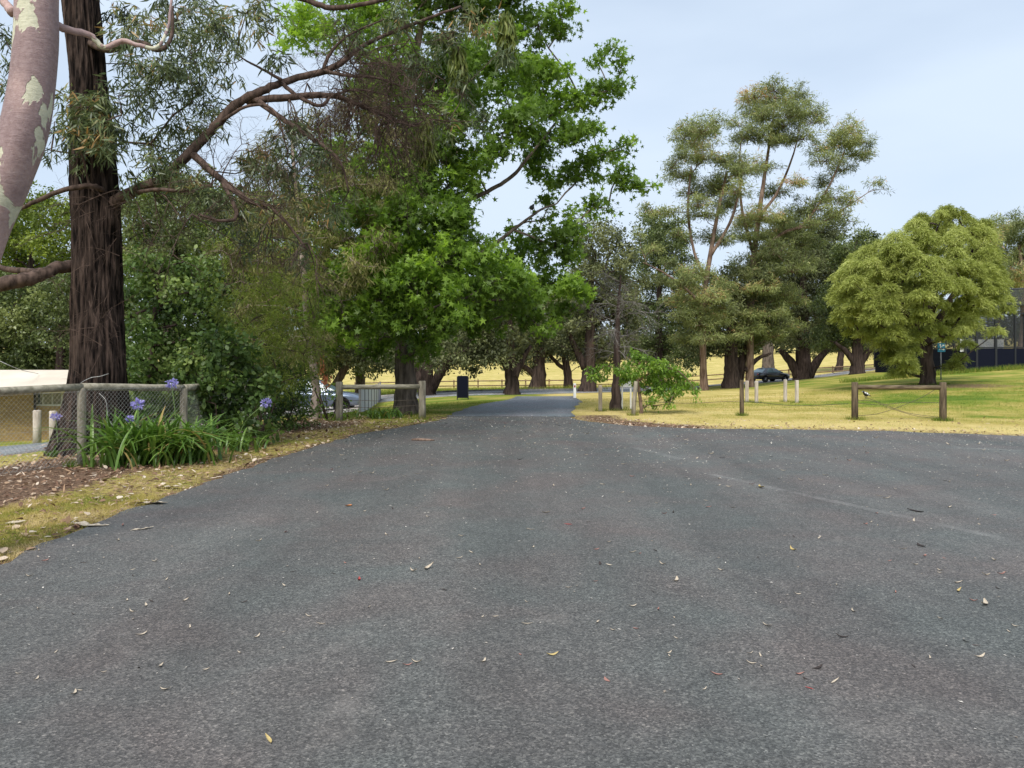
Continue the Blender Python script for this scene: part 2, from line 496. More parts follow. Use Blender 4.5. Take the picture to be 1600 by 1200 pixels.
def ground_mat():
    m, n, l, b = new_mat('lawn and verge')
    v = geo_pos(n, l)
    ad = n.new("ShaderNodeAttribute"); ad.attribute_name = 'dry'
    al = n.new("ShaderNodeAttribute"); al.attribute_name = 'litter'
    n1 = noise_node(n, l, .55, 6, .6, v)
    n2 = noise_node(n, l, 9, 8, .75, v)
    n3 = noise_node(n, l, 45, 5, .7, v)
    k = math_n(n, l, 'MULTIPLY_ADD', n1.outputs['Fac'], .95); n[-1] if False else None
    a1 = math_n(n, l, 'SUBTRACT', n1.outputs['Fac'], .5)
    a2 = math_n(n, l, 'SUBTRACT', n2.outputs['Fac'], .5)
    a3 = math_n(n, l, 'SUBTRACT', n3.outputs['Fac'], .5)
    d = math_n(n, l, 'ADD', ad.outputs['Fac'], math_n(n, l, 'MULTIPLY', a1, 1.7))
    d = math_n(n, l, 'ADD', d, math_n(n, l, 'MULTIPLY', a2, .8))
    d = math_n(n, l, 'ADD', d, math_n(n, l, 'MULTIPLY', a3, .5), True)
    g = ramp(n, [(0, (.09, .16, .02)), (.3, (.19, .235, .035)), (.55, (.36, .305, .08)), (.8, (.48, .39, .13)), (1, (.58, .47, .19))])
    l.new(d, g.inputs['Fac'])
    lt = ramp(n, [(.30, (.018, .011, .009)), (.45, (.090, .056, .040)), (.56, (.24, .155, .10)), (.68, (.42, .28, .18)), (.76, (.55, .44, .32))])  # darkest tones put the shadowed gaps between leaves into the litter colour
    l.new(noise_node(n, l, 22, 8, .85, v, 1.2).outputs['Fac'], lt.inputs['Fac'])
    lf = math_n(n, l, 'ADD', al.outputs['Fac'], math_n(n, l, 'MULTIPLY', a2, 1.6))
    lf = math_n(n, l, 'ADD', lf, math_n(n, l, 'MULTIPLY', a1, .8))
    rr = ramp(n, [(.35, (0, 0, 0)), (.65, (1, 1, 1))])
    l.new(lf, rr.inputs['Fac'])
    c = mixc(n, l, rr.outputs['Color'], g.outputs['Color'], lt.outputs['Color'])
    l.new(c, b.inputs['Base Color'])
    b.inputs['Roughness'].default_value = .95
    b.inputs['Specular IOR Level'].default_value = .1
    bump(n, l, b, math_n(n, l, 'ADD', n2.outputs['Fac'], n3.outputs['Fac']), .7, .04)
    return m
dry, lit = cover(GX, GY)
ground = link('ground', grid_mesh('ground', GX, GY, GZ, {'dry': dry, 'litter': lit}), ground_mat())
tag(ground, 'dry grassy lawn and verges around the asphalt lot', 'ground', kind='structure')

def asphalt_mat(name, c0, c1, spk=.35, lines=False):
    m, n, l, b = new_mat(name)
    v = geo_pos(n, l)
    big = noise_node(n, l, .35, 5, .55, v)
    mid = noise_node(n, l, 2.2, 6, .65, v)
    fine = noise_node(n, l, 260, 2, .8, v)
    vor = n.new("ShaderNodeTexVoronoi"); vor.inputs['Scale'].default_value = 105; l.new(v, vor.inputs['Vector'])
    vor2 = n.new("ShaderNodeTexVoronoi"); vor2.inputs['Scale'].default_value = 62; l.new(v, vor2.inputs['Vector'])
    r = ramp(n, [(.3, c0), (.7, c1)])
    mm = math_n(n, l, 'ADD', math_n(n, l, 'MULTIPLY', big.outputs['Fac'], .6), math_n(n, l, 'MULTIPLY', mid.outputs['Fac'], .4))
    l.new(mm, r.inputs['Fac'])
    c = r.outputs['Color']
    # stone chips, each its own shade, with dark bitumen between them
    for vv, lo_, hi_ in ((vor, .5, 1.5), (vor2, .8, 1.2)):
        sx = n.new("ShaderNodeSeparateColor"); l.new(vv.outputs['Color'], sx.inputs[0])
        sr = ramp(n, [(0, (lo_, lo_, lo_)), (.6, (1, 1, 1)), (.9, (hi_ * .9, hi_ * .9, hi_ * .88)), (1, (hi_ * 1.25, hi_ * 1.23, hi_ * 1.2))])
        l.new(sx.outputs[0], sr.inputs['Fac'])
        c = mixc(n, l, 1.0, c, sr.outputs['Color'], 'MULTIPLY')
    # purplish and greenish worn patches
    pt = noise_node(n, l, .8, 3, .5, v, .4)
    pr = ramp(n, [(.34, (.93, 1.03, 1.03)), (.5, (.99, 1.0, 1)), (.66, (1.08, .98, .97))])
    l.new(pt.outputs['Fac'], pr.inputs['Fac'])
    c = mixc(n, l, 1.0, c, pr.outputs['Color'], 'MULTIPLY')
    # tyre-worn bands running with the drive
    w = n.new("ShaderNodeMapping"); w.inputs['Scale'].default_value = (.55, .05, .1); w.inputs['Rotation'].default_value = (0, 0, .22)
    l.new(v, w.inputs['Vector'])
    wb = noise_node(n, l, 1.6, 4, .55, w.outputs['Vector'])
    wr = ramp(n, [(.35, (.83, .83, .83)), (.65, (1.17, 1.165, 1.155))])
    l.new(wb.outputs['Fac'], wr.inputs['Fac'])
    c = mixc(n, l, 1.0, c, wr.outputs['Color'], 'MULTIPLY')
    mo = ramp(n, [(.34, (.86, .86, .86)), (.52, (1, 1, 1)), (.68, (1.09, 1.08, 1.07))])
    l.new(noise_node(n, l, 6.5, 8, .8, v, .3).outputs['Fac'], mo.inputs['Fac'])
    c = mixc(n, l, 1.0, c, mo.outputs['Color'], 'MULTIPLY')
    # dusty pale stains and a few dark oil drips with a shape of their own
    ds = ramp(n, [(.60, (0, 0, 0)), (.78, (1, 1, 1))])
    l.new(noise_node(n, l, .9, 7, .7, v, 1.2).outputs['Fac'], ds.inputs['Fac'])
    c = mixc(n, l, math_n(n, l, 'MULTIPLY', ds.outputs['Color'], .32), c, (.30, .275, .25))
    if lines:
        def seg(p, q, hw, amt, c):
            ax, ay = q[0] - p[0], q[1] - p[1]; ll = math.hypot(ax, ay); ax /= ll; ay /= ll
            sx = n.new("ShaderNodeSeparateXYZ"); l.new(v, sx.inputs[0])
            dx = math_n(n, l, 'SUBTRACT', sx.outputs[0], p[0]); dy = math_n(n, l, 'SUBTRACT', sx.outputs[1], p[1])
            t = math_n(n, l, 'ADD', math_n(n, l, 'MULTIPLY', dx, ax), math_n(n, l, 'MULTIPLY', dy, ay))
            s = math_n(n, l, 'ABSOLUTE', math_n(n, l, 'ADD', math_n(n, l, 'MULTIPLY', dx, -ay), math_n(n, l, 'MULTIPLY', dy, ax)))
            s = math_n(n, l, 'ADD', s, math_n(n, l, 'MULTIPLY', math_n(n, l, 'SUBTRACT', mid.outputs['Fac'], .5), hw * 2.4))
            k = math_n(n, l, 'LESS_THAN', s, hw)
            k = math_n(n, l, 'MULTIPLY', k, math_n(n, l, 'GREATER_THAN', t, 0))
            k = math_n(n, l, 'MULTIPLY', k, math_n(n, l, 'LESS_THAN', t, ll))
            wear = ramp(n, [(.36, (0, 0, 0)), (.60, (1, 1, 1))])
            l.new(noise_node(n, l, 3.1, 8, .8, v).outputs['Fac'], wear.inputs['Fac'])
            k = math_n(n, l, 'MULTIPLY', math_n(n, l, 'MULTIPLY', k, wear.outputs['Color']), amt)
            return mixc(n, l, k, c, (.46, .45, .43))
        c = seg((2.75, 10.6), (4.35, 6.8), .06, .17, c)
        c = seg((2.2, 13.9), (2.7, 12.2), .08, .15, c)
        c = seg((8.0, 13.8), (11.0, 12.4), .06, .18, c)
    l.new(c, b.inputs['Base Color'])
    b.inputs['Roughness'].default_value = .72
    b.inputs['Specular IOR Level'].default_value = .5
    bump(n, l, b, math_n(n, l, 'ADD', vor.outputs['Distance'], fine.outputs['Fac']), .55, .006)
    return m
M['asphalt'] = asphalt_mat('worn dark asphalt', (.081, .0785, .075), (.119, .115, .110), .36, True)
M['asphalt_pale'] = asphalt_mat('paler bluish asphalt', (.14, .15, .168), (.175, .185, .205), .25)
M['asphalt_road'] = asphalt_mat('pale grey road', (.20, .205, .215), (.26, .265, .275), .25)

def densify(pts, step, jit=0, seed=1):
    r = np.random.default_rng(seed)
    out = []
    for (a, b), (c, d) in zip(pts[:-1], pts[1:]):
        k = max(1, int(math.hypot(c - a, d - b) / step))
        for i in range(k):
            t = i / k
            j = r.normal(0, jit, 2) if jit else (0, 0)
            out.append((a + (c - a) * t + j[0], b + (d - b) * t + j[1]))
    out.append(pts[-1])
    return out

def slab(name, outline, z, mat, label, cat):
    """flat paved sheet with a small turned-down edge"""
    n = len(outline)
    V = [(x, y, z) for x, y in outline] + [(x, y, z - .05) for x, y in outline]
    Fs = [list(range(n))] + [[i, i + n, (i + 1) % n + n, (i + 1) % n] for i in range(n)]
    b = MB(); b.add(V, Fs)
    return tag(b.build(name, mat), label, cat, kind='structure')
le = densify(LEFT_EDGE, .2, .036, 3); re_ = densify(RIGHT_EDGE, .22, .042, 4)
slab('parking_lot', (le + re_)[::-1], .018, M['asphalt'], 'wide worn grey asphalt lot strewn with leaves', 'asphalt')

def strip(name, ctr, hw, lift, mat, label=None, cat=None, step=.5, across=6, jit=0.0, kind='structure', parent=None, skirt=.05):
    """paved strip that follows the terrain"""
    c = np.array(ctr, float)
    hw = np.broadcast_to(np.asarray(hw, float), (len(c),))
    s = np.r_[0, np.cumsum(np.hypot(*np.diff(c, axis=0).T))]
    u = np.linspace(0, s[-1], max(3, int(s[-1] / step)))
    # smooth the bends a little
    X = np.interp(u, s, c[:, 0]); Y = np.interp(u, s, c[:, 1]); W = np.interp(u, s, hw)
    k = np.ones(5) / 5
    pad = lambda q: np.convolve(np.r_[[2*q[0]-q[2], 2*q[0]-q[1]], q, [2*q[-1]-q[-2], 2*q[-1]-q[-3]]], k, 'valid')
    X, Y = pad(X), pad(Y)
    tx, ty = np.gradient(X), np.gradient(Y)
    ln = np.hypot(tx, ty); nx, ny = -ty / ln, tx / ln
    a = np.linspace(-1, 1, across + 1)
    r = np.random.default_rng(5)
    e = np.zeros((len(X), across + 1))
    if jit:
        e[:, 0] = r.normal(0, jit, len(X)); e[:, -1] = r.normal(0, jit, len(X))
    PX = X[:, None] + nx[:, None] * (a[None] * W[:, None] + e)
    PY = Y[:, None] + ny[:, None] * (a[None] * W[:, None] + e)
    PZ = H(PX, PY) + lift
    PX = np.c_[PX[:, :1], PX, PX[:, -1:]]; PY = np.c_[PY[:, :1], PY, PY[:, -1:]]
    PZ = np.c_[PZ[:, :1] - skirt, PZ, PZ[:, -1:] - skirt]
    me = grid_mesh(name, PX[:, ::-1], PY[:, ::-1], PZ[:, ::-1], {})
    o = link(name, me, mat, parent)
    if label: tag(o, label, cat, kind=kind)
    return o
strip('driveway', [(-.05, 21.4), (.1, 23.5), (.45, 26), (.95, 30), (1.35, 35), (1.75, 40.5)], [1.75, 1.72, 1.72, 1.75, 1.6, 1.5], .022, M['asphalt_pale'],
      'paler bluish driveway leaving the lot between the lawns', 'driveway', jit=.05)
def gp(px, py, z):
    Y = (CH - z) * F / (py - HZ)
    return ((px - 800) / F * Y, Y)
ROAD = [(-60, 40), (-25, 42), (-12, 43.5), (-4.5, 44.5), (2.0, 46.5), (8, 52), (13.5, 62), (19, 72), (25, 79.5), (31, 83.5), (40, 90), (60, 105)]
strip('road', ROAD, 2.9, .055, M['asphalt_road'], 'pale grey road crossing behind the lawns and trees', 'road', step=1.0, across=8)
# kerb along the far side of the road
_c = np.array(ROAD); _t = np.gradient(_c, axis=0); _t /= np.linalg.norm(_t, axis=1)[:, None]
KB = _c + np.c_[-_t[:, 1], _t[:, 0]] * 3.0
strip('kerb', KB, .09, .16, M['kerb'], 'low concrete kerb on the far side of the road', 'kerb', step=1.0, across=2, skirt=.2)
strip('path', [(-30, 9.5), (-20, 12), (-13, 13.8), (-10.0, 15.0), (-8.8, 18), (-8.4, 24)], 1.9, .03, M['asphalt_road'], 'grey path behind the wire mesh fence', 'path')
strip('concrete_yard', [(-9.2, 23.0), (-10.2, 33), (-12, 44)], [2.6, 3.6, 3.8], .045, M['concrete'], 'pinkish concrete yard under the parked silver car', 'concrete yard', across=10)

# ---------------------------------------------------------------- grass, litter (uncountable)
def rand_unit(r, n):
    v = r.normal(size=(n, 3)); return v / np.linalg.norm(v, axis=1)[:, None]
def nrm(v): return v / (np.linalg.norm(v, axis=1)[:, None] + 1e-9)

SHAPES = {
    'lance': np.array([(0, 0, 0), (.30, .075, 0), (.65, .055, -.03), (1, 0, -.10), (.65, -.055, -.03), (.30, -.075, 0)]),
    'needle': np.array([(0, 0, 0), (.5, .045, 0), (1, 0, -.08), (.5, -.045, 0)]),
    'oval': np.array([(0, 0, 0), (.38, .27, .06), (1, 0, -.04), (.38, -.27, .06)]),
    'wide': np.array([(0, 0, 0), (.25, .30, .06), (.65, .30, .03), (1, 0, -.08), (.65, -.30, .03), (.25, -.30, .06)]),
    'blade': np.array([(0, .035, 0), (1, 0, 0), (0, -.035, 0)]),
}
_s = [(-.12, 0, 0)]
for i, (ang, ln) in enumerate([(-118, .62), (-85, .30), (-58, .85), (-28, .36), (0, 1.0), (28, .36), (58, .85), (85, .30), (118, .62)]):
    _s.append((ln * math.cos(math.radians(ang)), ln * math.sin(math.radians(ang)), -.12 * ln * ln))
SHAPES['star'] = np.array(_s)

def leaves(name, C, ax, size, tint, shape, mat, parent=None, r=None, up=None, upw=0.0):
    """one mesh of many small leaf faces; ax = leaf axis, up/upw bias the leaf's face normal"""
    r = r or RNG
    n = len(C)
    if n == 0: return None
    ax = nrm(ax)
    q = rand_unit(r, n)
    if up is not None: q = q * (1 - upw) + np.asarray(up) * upw
    side = nrm(np.cross(ax, q)); nn = np.cross(side, ax)
    T = SHAPES[shape]; k = len(T)
    s = np.broadcast_to(np.asarray(size, float), (n,))[:, None, None]
    V = C[:, None] + s * (T[None, :, 0:1] * ax[:, None] + T[None, :, 1:2] * side[:, None] + T[None, :, 2:3] * nn[:, None])
    me = raw_mesh(name, V.reshape(-1, 3), np.arange(n * k), np.arange(n) * k, np.full(n, k), np.repeat(np.clip(tint, 0, 1), k))
    return link(name, me, mat, parent)

def inside(x, y, poly):
    r = np.zeros(len(x), bool)
    j = len(poly) - 1
    for i in range(len(poly)):
        xi, yi = poly[i]; xj, yj = poly[j]
        c = ((yi > y) != (yj > y)) & (x < (xj - xi) * (y - yi) / (yj - yi + 1e-12) + xi)
        r ^= c; j = i
    return r
LOT = LEFT_EDGE + RIGHT_EDGE

def grass_patch():
    r = np.random.default_rng(21)
    Cs, Ss, Ts = [], [], []
    def scat(n, poly, size, dd=0.0, thin=True):
        p = np.array(poly)
        x = r.uniform(p[:, 0].min(), p[:, 0].max(), n); y = r.uniform(p[:, 1].min(), p[:, 1].max(), n)
        ok = inside(x, y, poly) & ~inside(x, y, LOT)
        ok &= ~((np.abs(x - np.interp(y, [21.4, 23.5, 26, 30, 35, 40.5], [-.05, .1, .45, .95, 1.35, 1.75])) < 1.72) & (y > 21) & (y < 41))
        x, y = x[ok], y[ok]
        d, li = cover(x, y)
        pn = np.array([noise.noise((a * 1.1, b * 1.1, 3.0)) + .6 * noise.noise((a * 4, b * 4, 9.0)) for a, b in zip(x, y)])
        keep = r.random(len(x)) > li * .9 - pn * .35
        x, y, d, pn = x[keep], y[keep], d[keep], pn[keep]
        x = x + r.normal(0, .03, len(x)); y = y + r.normal(0, .03, len(y))
        Cs.append(np.c_[x, y, np.maximum(H(x, y) - .004, 0 * x - 9)]); Ss.append(size * r.uniform(.5, 1.3, len(x)))
        Ts.append(d * .9 + .75 * pn + dd + r.normal(0, .12, len(x)))
    scat(90000, [(-5.6, 5), (-3.7, 5), (-3.5, 12.5), (-1.4, 20.5), (-5.2, 20.5), (-5.2, 12)], .055)
    scat(60000, [(-5.6, 5), (-3.7, 5), (-3.6, 9), (-5.5, 9)], .055)
    scat(130000, [(1.4, 16), (12, 15), (20, 12), (24, 24), (14, 26), (1.6, 24)], .06)
    scat(60000, [(1.8, 24), (24, 24), (26, 36), (2.2, 36)], .085)
    scat(40000, [(-7, 20.4), (-1.4, 20.4), (.2, 34), (-8, 38)], .08, -.05)
    C = np.concatenate(Cs); s = np.concatenate(Ss); t = np.concatenate(Ts)
    ax = rand_unit(r, len(C)) * .75 + A(0, 0, .75)
    o = leaves('grass', C, ax, s, t, 'blade', L['grass'], None, r)
    tag(o, 'short dry and green grass blades on the verges and lawns', 'grass', kind='stuff')
    # tall green growth beyond the road and at the cage
    n = 26000
    u = r.uniform(0, 1, n); px = 540 + u * 560
    Y = r.uniform(53, 84, n) + np.where(px > 950, 10, 0)
    x = (px - 800) / F * Y
    C = np.c_[x, Y, H(x, Y)]
    for (bx, by, rad, m) in ((-6.5, 11.55, .12, 260), (-4.53, 20.15, .16, 220), (-2.42, 20.7, .16, 220), (9.15, 20.5, .15, 260), (11.28, 20.1, .15, 260), (3.46, 22, .10, 160), (6.55, 21.9, .10, 180), (-3.13, 22.6, .55, 700),
                             (3.29, 24.2, .3, 300), (18.96, 35, .5, 500), (9.17, 30, .12, 150), (9.33, 29.3, .12, 150), (10.67, 30, .12, 150), (10.87, 29.3, .12, 150), (2.74, 23.8, .1, 150), (12.5, 50, .5, 400)):
        a_ = r.uniform(0, 6.283, m); q_ = rad * r.uniform(.8, 1.9, m)
        C = np.r_[C, np.c_[bx + q_ * np.cos(a_), by + q_ * np.sin(a_), H(bx + q_ * np.cos(a_), by + q_ * np.sin(a_))]]
    nb = len(C) - n
    x2 = r.uniform(20, 42, 7000); y2 = r.uniform(45.6, 47.0, 7000)
    C = np.r_[C, np.c_[x2, y2, H(x2, y2)]]
    pn = np.array([noise.noise((a * .3, b * .3, 1.0)) for a, b in C[:, :2]])
    ax = rand_unit(r, len(C)) * .5 + A(0, 0, 1)
    sz = r.uniform(.12, .4, len(C)) * (1 + .8 * pn)
    sz[n:n + nb] = r.uniform(.05, .16, nb)
    o = leaves('long_grass', C, ax, sz, .22 + .5 * pn + r.normal(0, .15, len(C)), 'blade', L['grass'], None, r)
    tag(o, 'longer rough grass beyond the road and along the dark cage wall', 'grass', kind='stuff')
grass_patch()

def litter():
    r = np.random.default_rng(5)
    x = r.uniform(-9.5, -1.2, 26000); y = r.uniform(5, 21.5, 26000)
    d, li = cover(x, y)
    ok = ~inside(x, y, LOT) & (r.random(len(x)) < li * 1.0 + .22)
    x, y = x[ok], y[ok]
    x2 = r.uniform(1.6, 14, 16000); y2 = r.uniform(13.5, 20.8, 16000)
    d2, l2 = cover(x2, y2)
    ok = ~inside(x2, y2, LOT) & (r.random(len(x2)) < l2 * .9 + .05)
    x = np.r_[x, x2[ok]]; y = np.r_[y, y2[ok]]
    C = np.c_[x, y, H(x, y) + .006 + r.uniform(0, .03, len(x))]
    ax = rand_unit(r, len(C)); ax[:, 2] *= .35
    q = r.random(len(C)) < .30
    o = leaves('bark_litter', C[q], ax[q], r.uniform(.03, .10, q.sum()), r.beta(1.0, .9, q.sum()), 'wide', L['litter'], None, r, A(0, 0, 1), .7)
    tag(o, 'broad brown and cream bark flakes among the fallen leaves on the verge', 'bark flakes', kind='stuff')
    C, ax = C[~q], ax[~q]
    o = leaves('leaf_litter', C, ax, r.uniform(.03, .13, len(C)), r.beta(1.2, 1.0, len(C)), 'lance', L['litter'], None, r, A(0, 0, 1), .6)
    tag(o, 'brown and pinkish fallen leaf litter covering the verge', 'leaf litter', kind='stuff')
    # tiny crumbs on the lot, denser near its edges and under the trees
    n = 22000
    x = r.uniform(-4.5, 15, n); y = 3.2 + 18.5 * r.random(n) ** .9
    dl = dist_poly(x, y, LEFT_EDGE); dr = dist_poly(x, y, RIGHT_EDGE)
    pr = .13 + 1.2 * np.exp(-dl / .45) + .8 * np.exp(-dr / .5) + .45 * sstep(7, 14, y)
    ok = inside(x, y, LOT) & (r.random(n) < pr)
    x, y = x[ok], y[ok]
    C = np.c_[x, y, np.full(len(x), .022)]
    ax = rand_unit(r, len(C)); ax[:, 2] *= .15
    o = leaves('leaf_crumbs', C, ax, r.uniform(.006, .026, len(C)) * (1 + .10 * np.maximum(0, y - 4)), r.beta(2.2, 1.2, len(C)), 'oval', L['grit'], None, r, A(0, 0, 1), .9)
    tag(o, 'tiny leaf crumbs and bark flecks scattered over the asphalt', 'leaf crumbs', kind='stuff')
litter()

# ---------------------------------------------------------------- trees
def catmull(pts, n=6):
    p = np.array(pts, float)
    q = np.r_[[2 * p[0] - p[1]], p, [2 * p[-1] - p[-2]]]
    out = []
    for i in range(1, len(q) - 2):
        for k in range(n):
            t = k / n
            a, b, c, d = q[i - 1], q[i], q[i + 1], q[i + 2]
            out.append(.5 * (2 * b + (c - a) * t + (2 * a - 5 * b + 4 * c - d) * t * t + (3 * b - a - 3 * c + d) * t ** 3))
    out.append(p[-1])
    return np.array(out)

class Tree:
    def __init__(s, name, label, cat, root, group=None, seed=1):
        s.t = thing(name, label, cat, tuple(root), 0, group)
        s.r = np.random.default_rng(seed)
        s.nodes, s.parent, s.load, s.fixed = [], [], [], []
        s.wood = MB()
        s.tips = []
    def limb(s, pts, sides=10, n=6, wob=.04, node=True, flare=0.0):
        """hand-placed trunk or limb; pts rows are x, y, z, radius"""
        q = catmull(pts, n)
        q[1:-1, :3] += s.r.normal(0, 1, (len(q) - 2, 3)) * np.minimum(q[1:-1, 3:4], .12) * .11
        if flare:
            h = q[:, 2] - q[0, 2]
            q[:, 3] *= 1 + flare * np.exp(-h / .35)
        s.wood.tube(q[:, :3], q[:, 3], sides, True, wob, True, len(s.nodes))
        if node:
            for row in q[::2]:
                s.nodes.append(row[:3]); s.parent.append(-1); s.load.append(0); s.fixed.append(row[3])
        return q
    def reach(s, c, up=.25, jit=.06, minz=None):
        """grow a branch from the best existing node to c"""
        N = np.array(s.nodes)
        d = np.linalg.norm(N - c, axis=1)
        cost = d + .9 * np.maximum(0, N[:, 2] - c[2] + .15 * d)
        if minz is not None: cost = cost + 50 * (N[:, 2] < minz)
        i = int(np.argmin(cost))
        a = N[i]; L_ = d[i]
        if L_ < .05: return
        k = max(2, min(7, int(L_ / .5)))
        mid = (a + c) / 2 + A(0, 0, 1) * L_ * up * s.r.uniform(-.3, 1) + s.r.normal(0, jit * L_, 3)
        prev = i
        for j in range(1, k + 1):
            t = j / k
            p = (1 - t) ** 2 * a + 2 * t * (1 - t) * mid + t * t * c
            if j < k: p = p + s.r.normal(0, jit * .35 * L_ / k * 2, 3)
            s.nodes.append(p); s.parent.append(prev); s.load.append(0); s.fixed.append(None)
            prev = len(s.nodes) - 1
        s.tips.append(prev)
    def grow_wood(s, r0=.012, power=.5, sides=5):
        par = s.parent
        for t in s.tips:
            i = t
            while i >= 0:
                s.load[i] += 1
                i = par[i]
        kids = {}
        for i, p in enumerate(par):
            if p >= 0: kids.setdefault(p, []).append(i)
        rad = lambda i: s.fixed[i] if s.fixed[i] is not None else r0 * max(1, s.load[i]) ** power
        started = [i for i, p in enumerate(par) if p >= 0 and (par[p] < 0 or kids[p][0] != i)]
        for i in started:
            chain = [par[i], i]
            while chain[-1] in kids: chain.append(kids[chain[-1]][0])
            pts = np.array([s.nodes[k] for k in chain])
            rr = np.array([rad(k) for k in chain])
            rr[0] = min(rr[0], rr[1] * 1.25)
            s.wood.tube(pts, rr, sides, False, .03)
    def finish(s, bark, name='trunk'):
        return s.wood.build(name, bark, s.t)

def crown(T, cl, shape, mat, per_m2, size, sub_r=.28, subs=3.2, flat=.8, droop=0.0, depth=1.0, twigs=True, tw_r=.006, outw=.4, name='crown',
          tint_sd=.13, clump_sd=.17, lightup=.0, shell=2.4, maxper=6000, dome=0.0):
    """fill clusters cl (rows x, y, z, R) with sub-clumps of small leaves"""
    r = T.r
    Cs, As, Ts, Ss = [], [], [], []
    for (x, y, z, R) in cl:
        c = A(x, y, z)
        ns = max(3, int(subs * (R / sub_r) ** 2))
        d = rand_unit(r, ns)
        if dome: d[:, 2] = np.abs(d[:, 2]) * dome + d[:, 2] * (1 - dome); d = nrm(d)
        rad = r.random(ns) ** (1 / shell)
        o = d * rad[:, None] * A(R, R * depth, R * flat)
        ct = r.normal(0, clump_sd)
        if twigs:
            for k in range(min(ns, 26)):
                q = o[k]
                mid = q * .5 + r.normal(0, .08 * R, 3)
                T.wood.tube([c, c + mid, c + q], [tw_r * 1.8, tw_r * 1.3, tw_r * .6], 3, False)
        n = int(min(maxper, per_m2 * R * R) / ns) + 1
        off = r.normal(0, 1, (ns, n, 3)) * sub_r * A(.55, .55, .42)
        p = c + o[:, None] + off
        st = r.normal(0, .11, (ns, 1)) + ct
        a = rand_unit(r, ns * n).reshape(ns, n, 3) + outw * (d[:, None] + .6 * off / sub_r)
        a[..., 2] -= droop
        Cs.append(p.reshape(-1, 3)); As.append(a.reshape(-1, 3))
        Ts.append((.48 + st + lightup * off[..., 2] / sub_r + r.normal(0, tint_sd, (ns, n))).ravel())  # lightup puts light from above into the tint: paler toward clump tops
    C = np.concatenate(Cs); a = np.concatenate(As); t = np.concatenate(Ts)
    sz = size * r.uniform(.5, 1.35, len(C))
    return leaves(name, C, a, sz, t, shape, mat, T.t, r)

def cl_px(rows, Y, r, spread=1.0, back=0, backoff=1.5):
    """clusters given as photo (px, py, radius px) at depth Y; inner ones are spread in depth"""
    out = []
    for row in rows:
        px, py, R = row[:3]
        dy = row[3] if len(row) > 3 else r.uniform(-1, 1) * spread
        y = Y + dy
        p = P(px, py, y)
        out.append((*p, R / F * Y))
        for _ in range(back):
            y2 = Y + r.uniform(.3, 1) * spread * backoff
            p = P(px + r.normal(0, R * .6), py + r.normal(0, R * .5), y2)
            out.append((*p, R / F * Y))
    return out

def poly_clusters(r, outline, n, rmin, rmax, mind):
    """random circles inside an outline, in photo pixels"""
    p = np.array(outline, float)
    out = []
    tries = 0
    while len(out) < n and tries < 20000:
        tries += 1
        x = r.uniform(p[:, 0].min(), p[:, 0].max()); y = r.uniform(p[:, 1].min(), p[:, 1].max())
        if not inside(A(x), A(y), outline)[0]: continue
        R = r.uniform(rmin, rmax)
        if any((x - a) ** 2 + (y - b) ** 2 < (mind * (R + c) / 2) ** 2 for a, b, c in out): continue
        out.append((x, y, R))
    return out

def row4(px, py, Y, rad): return (*P(px, py, Y), rad)

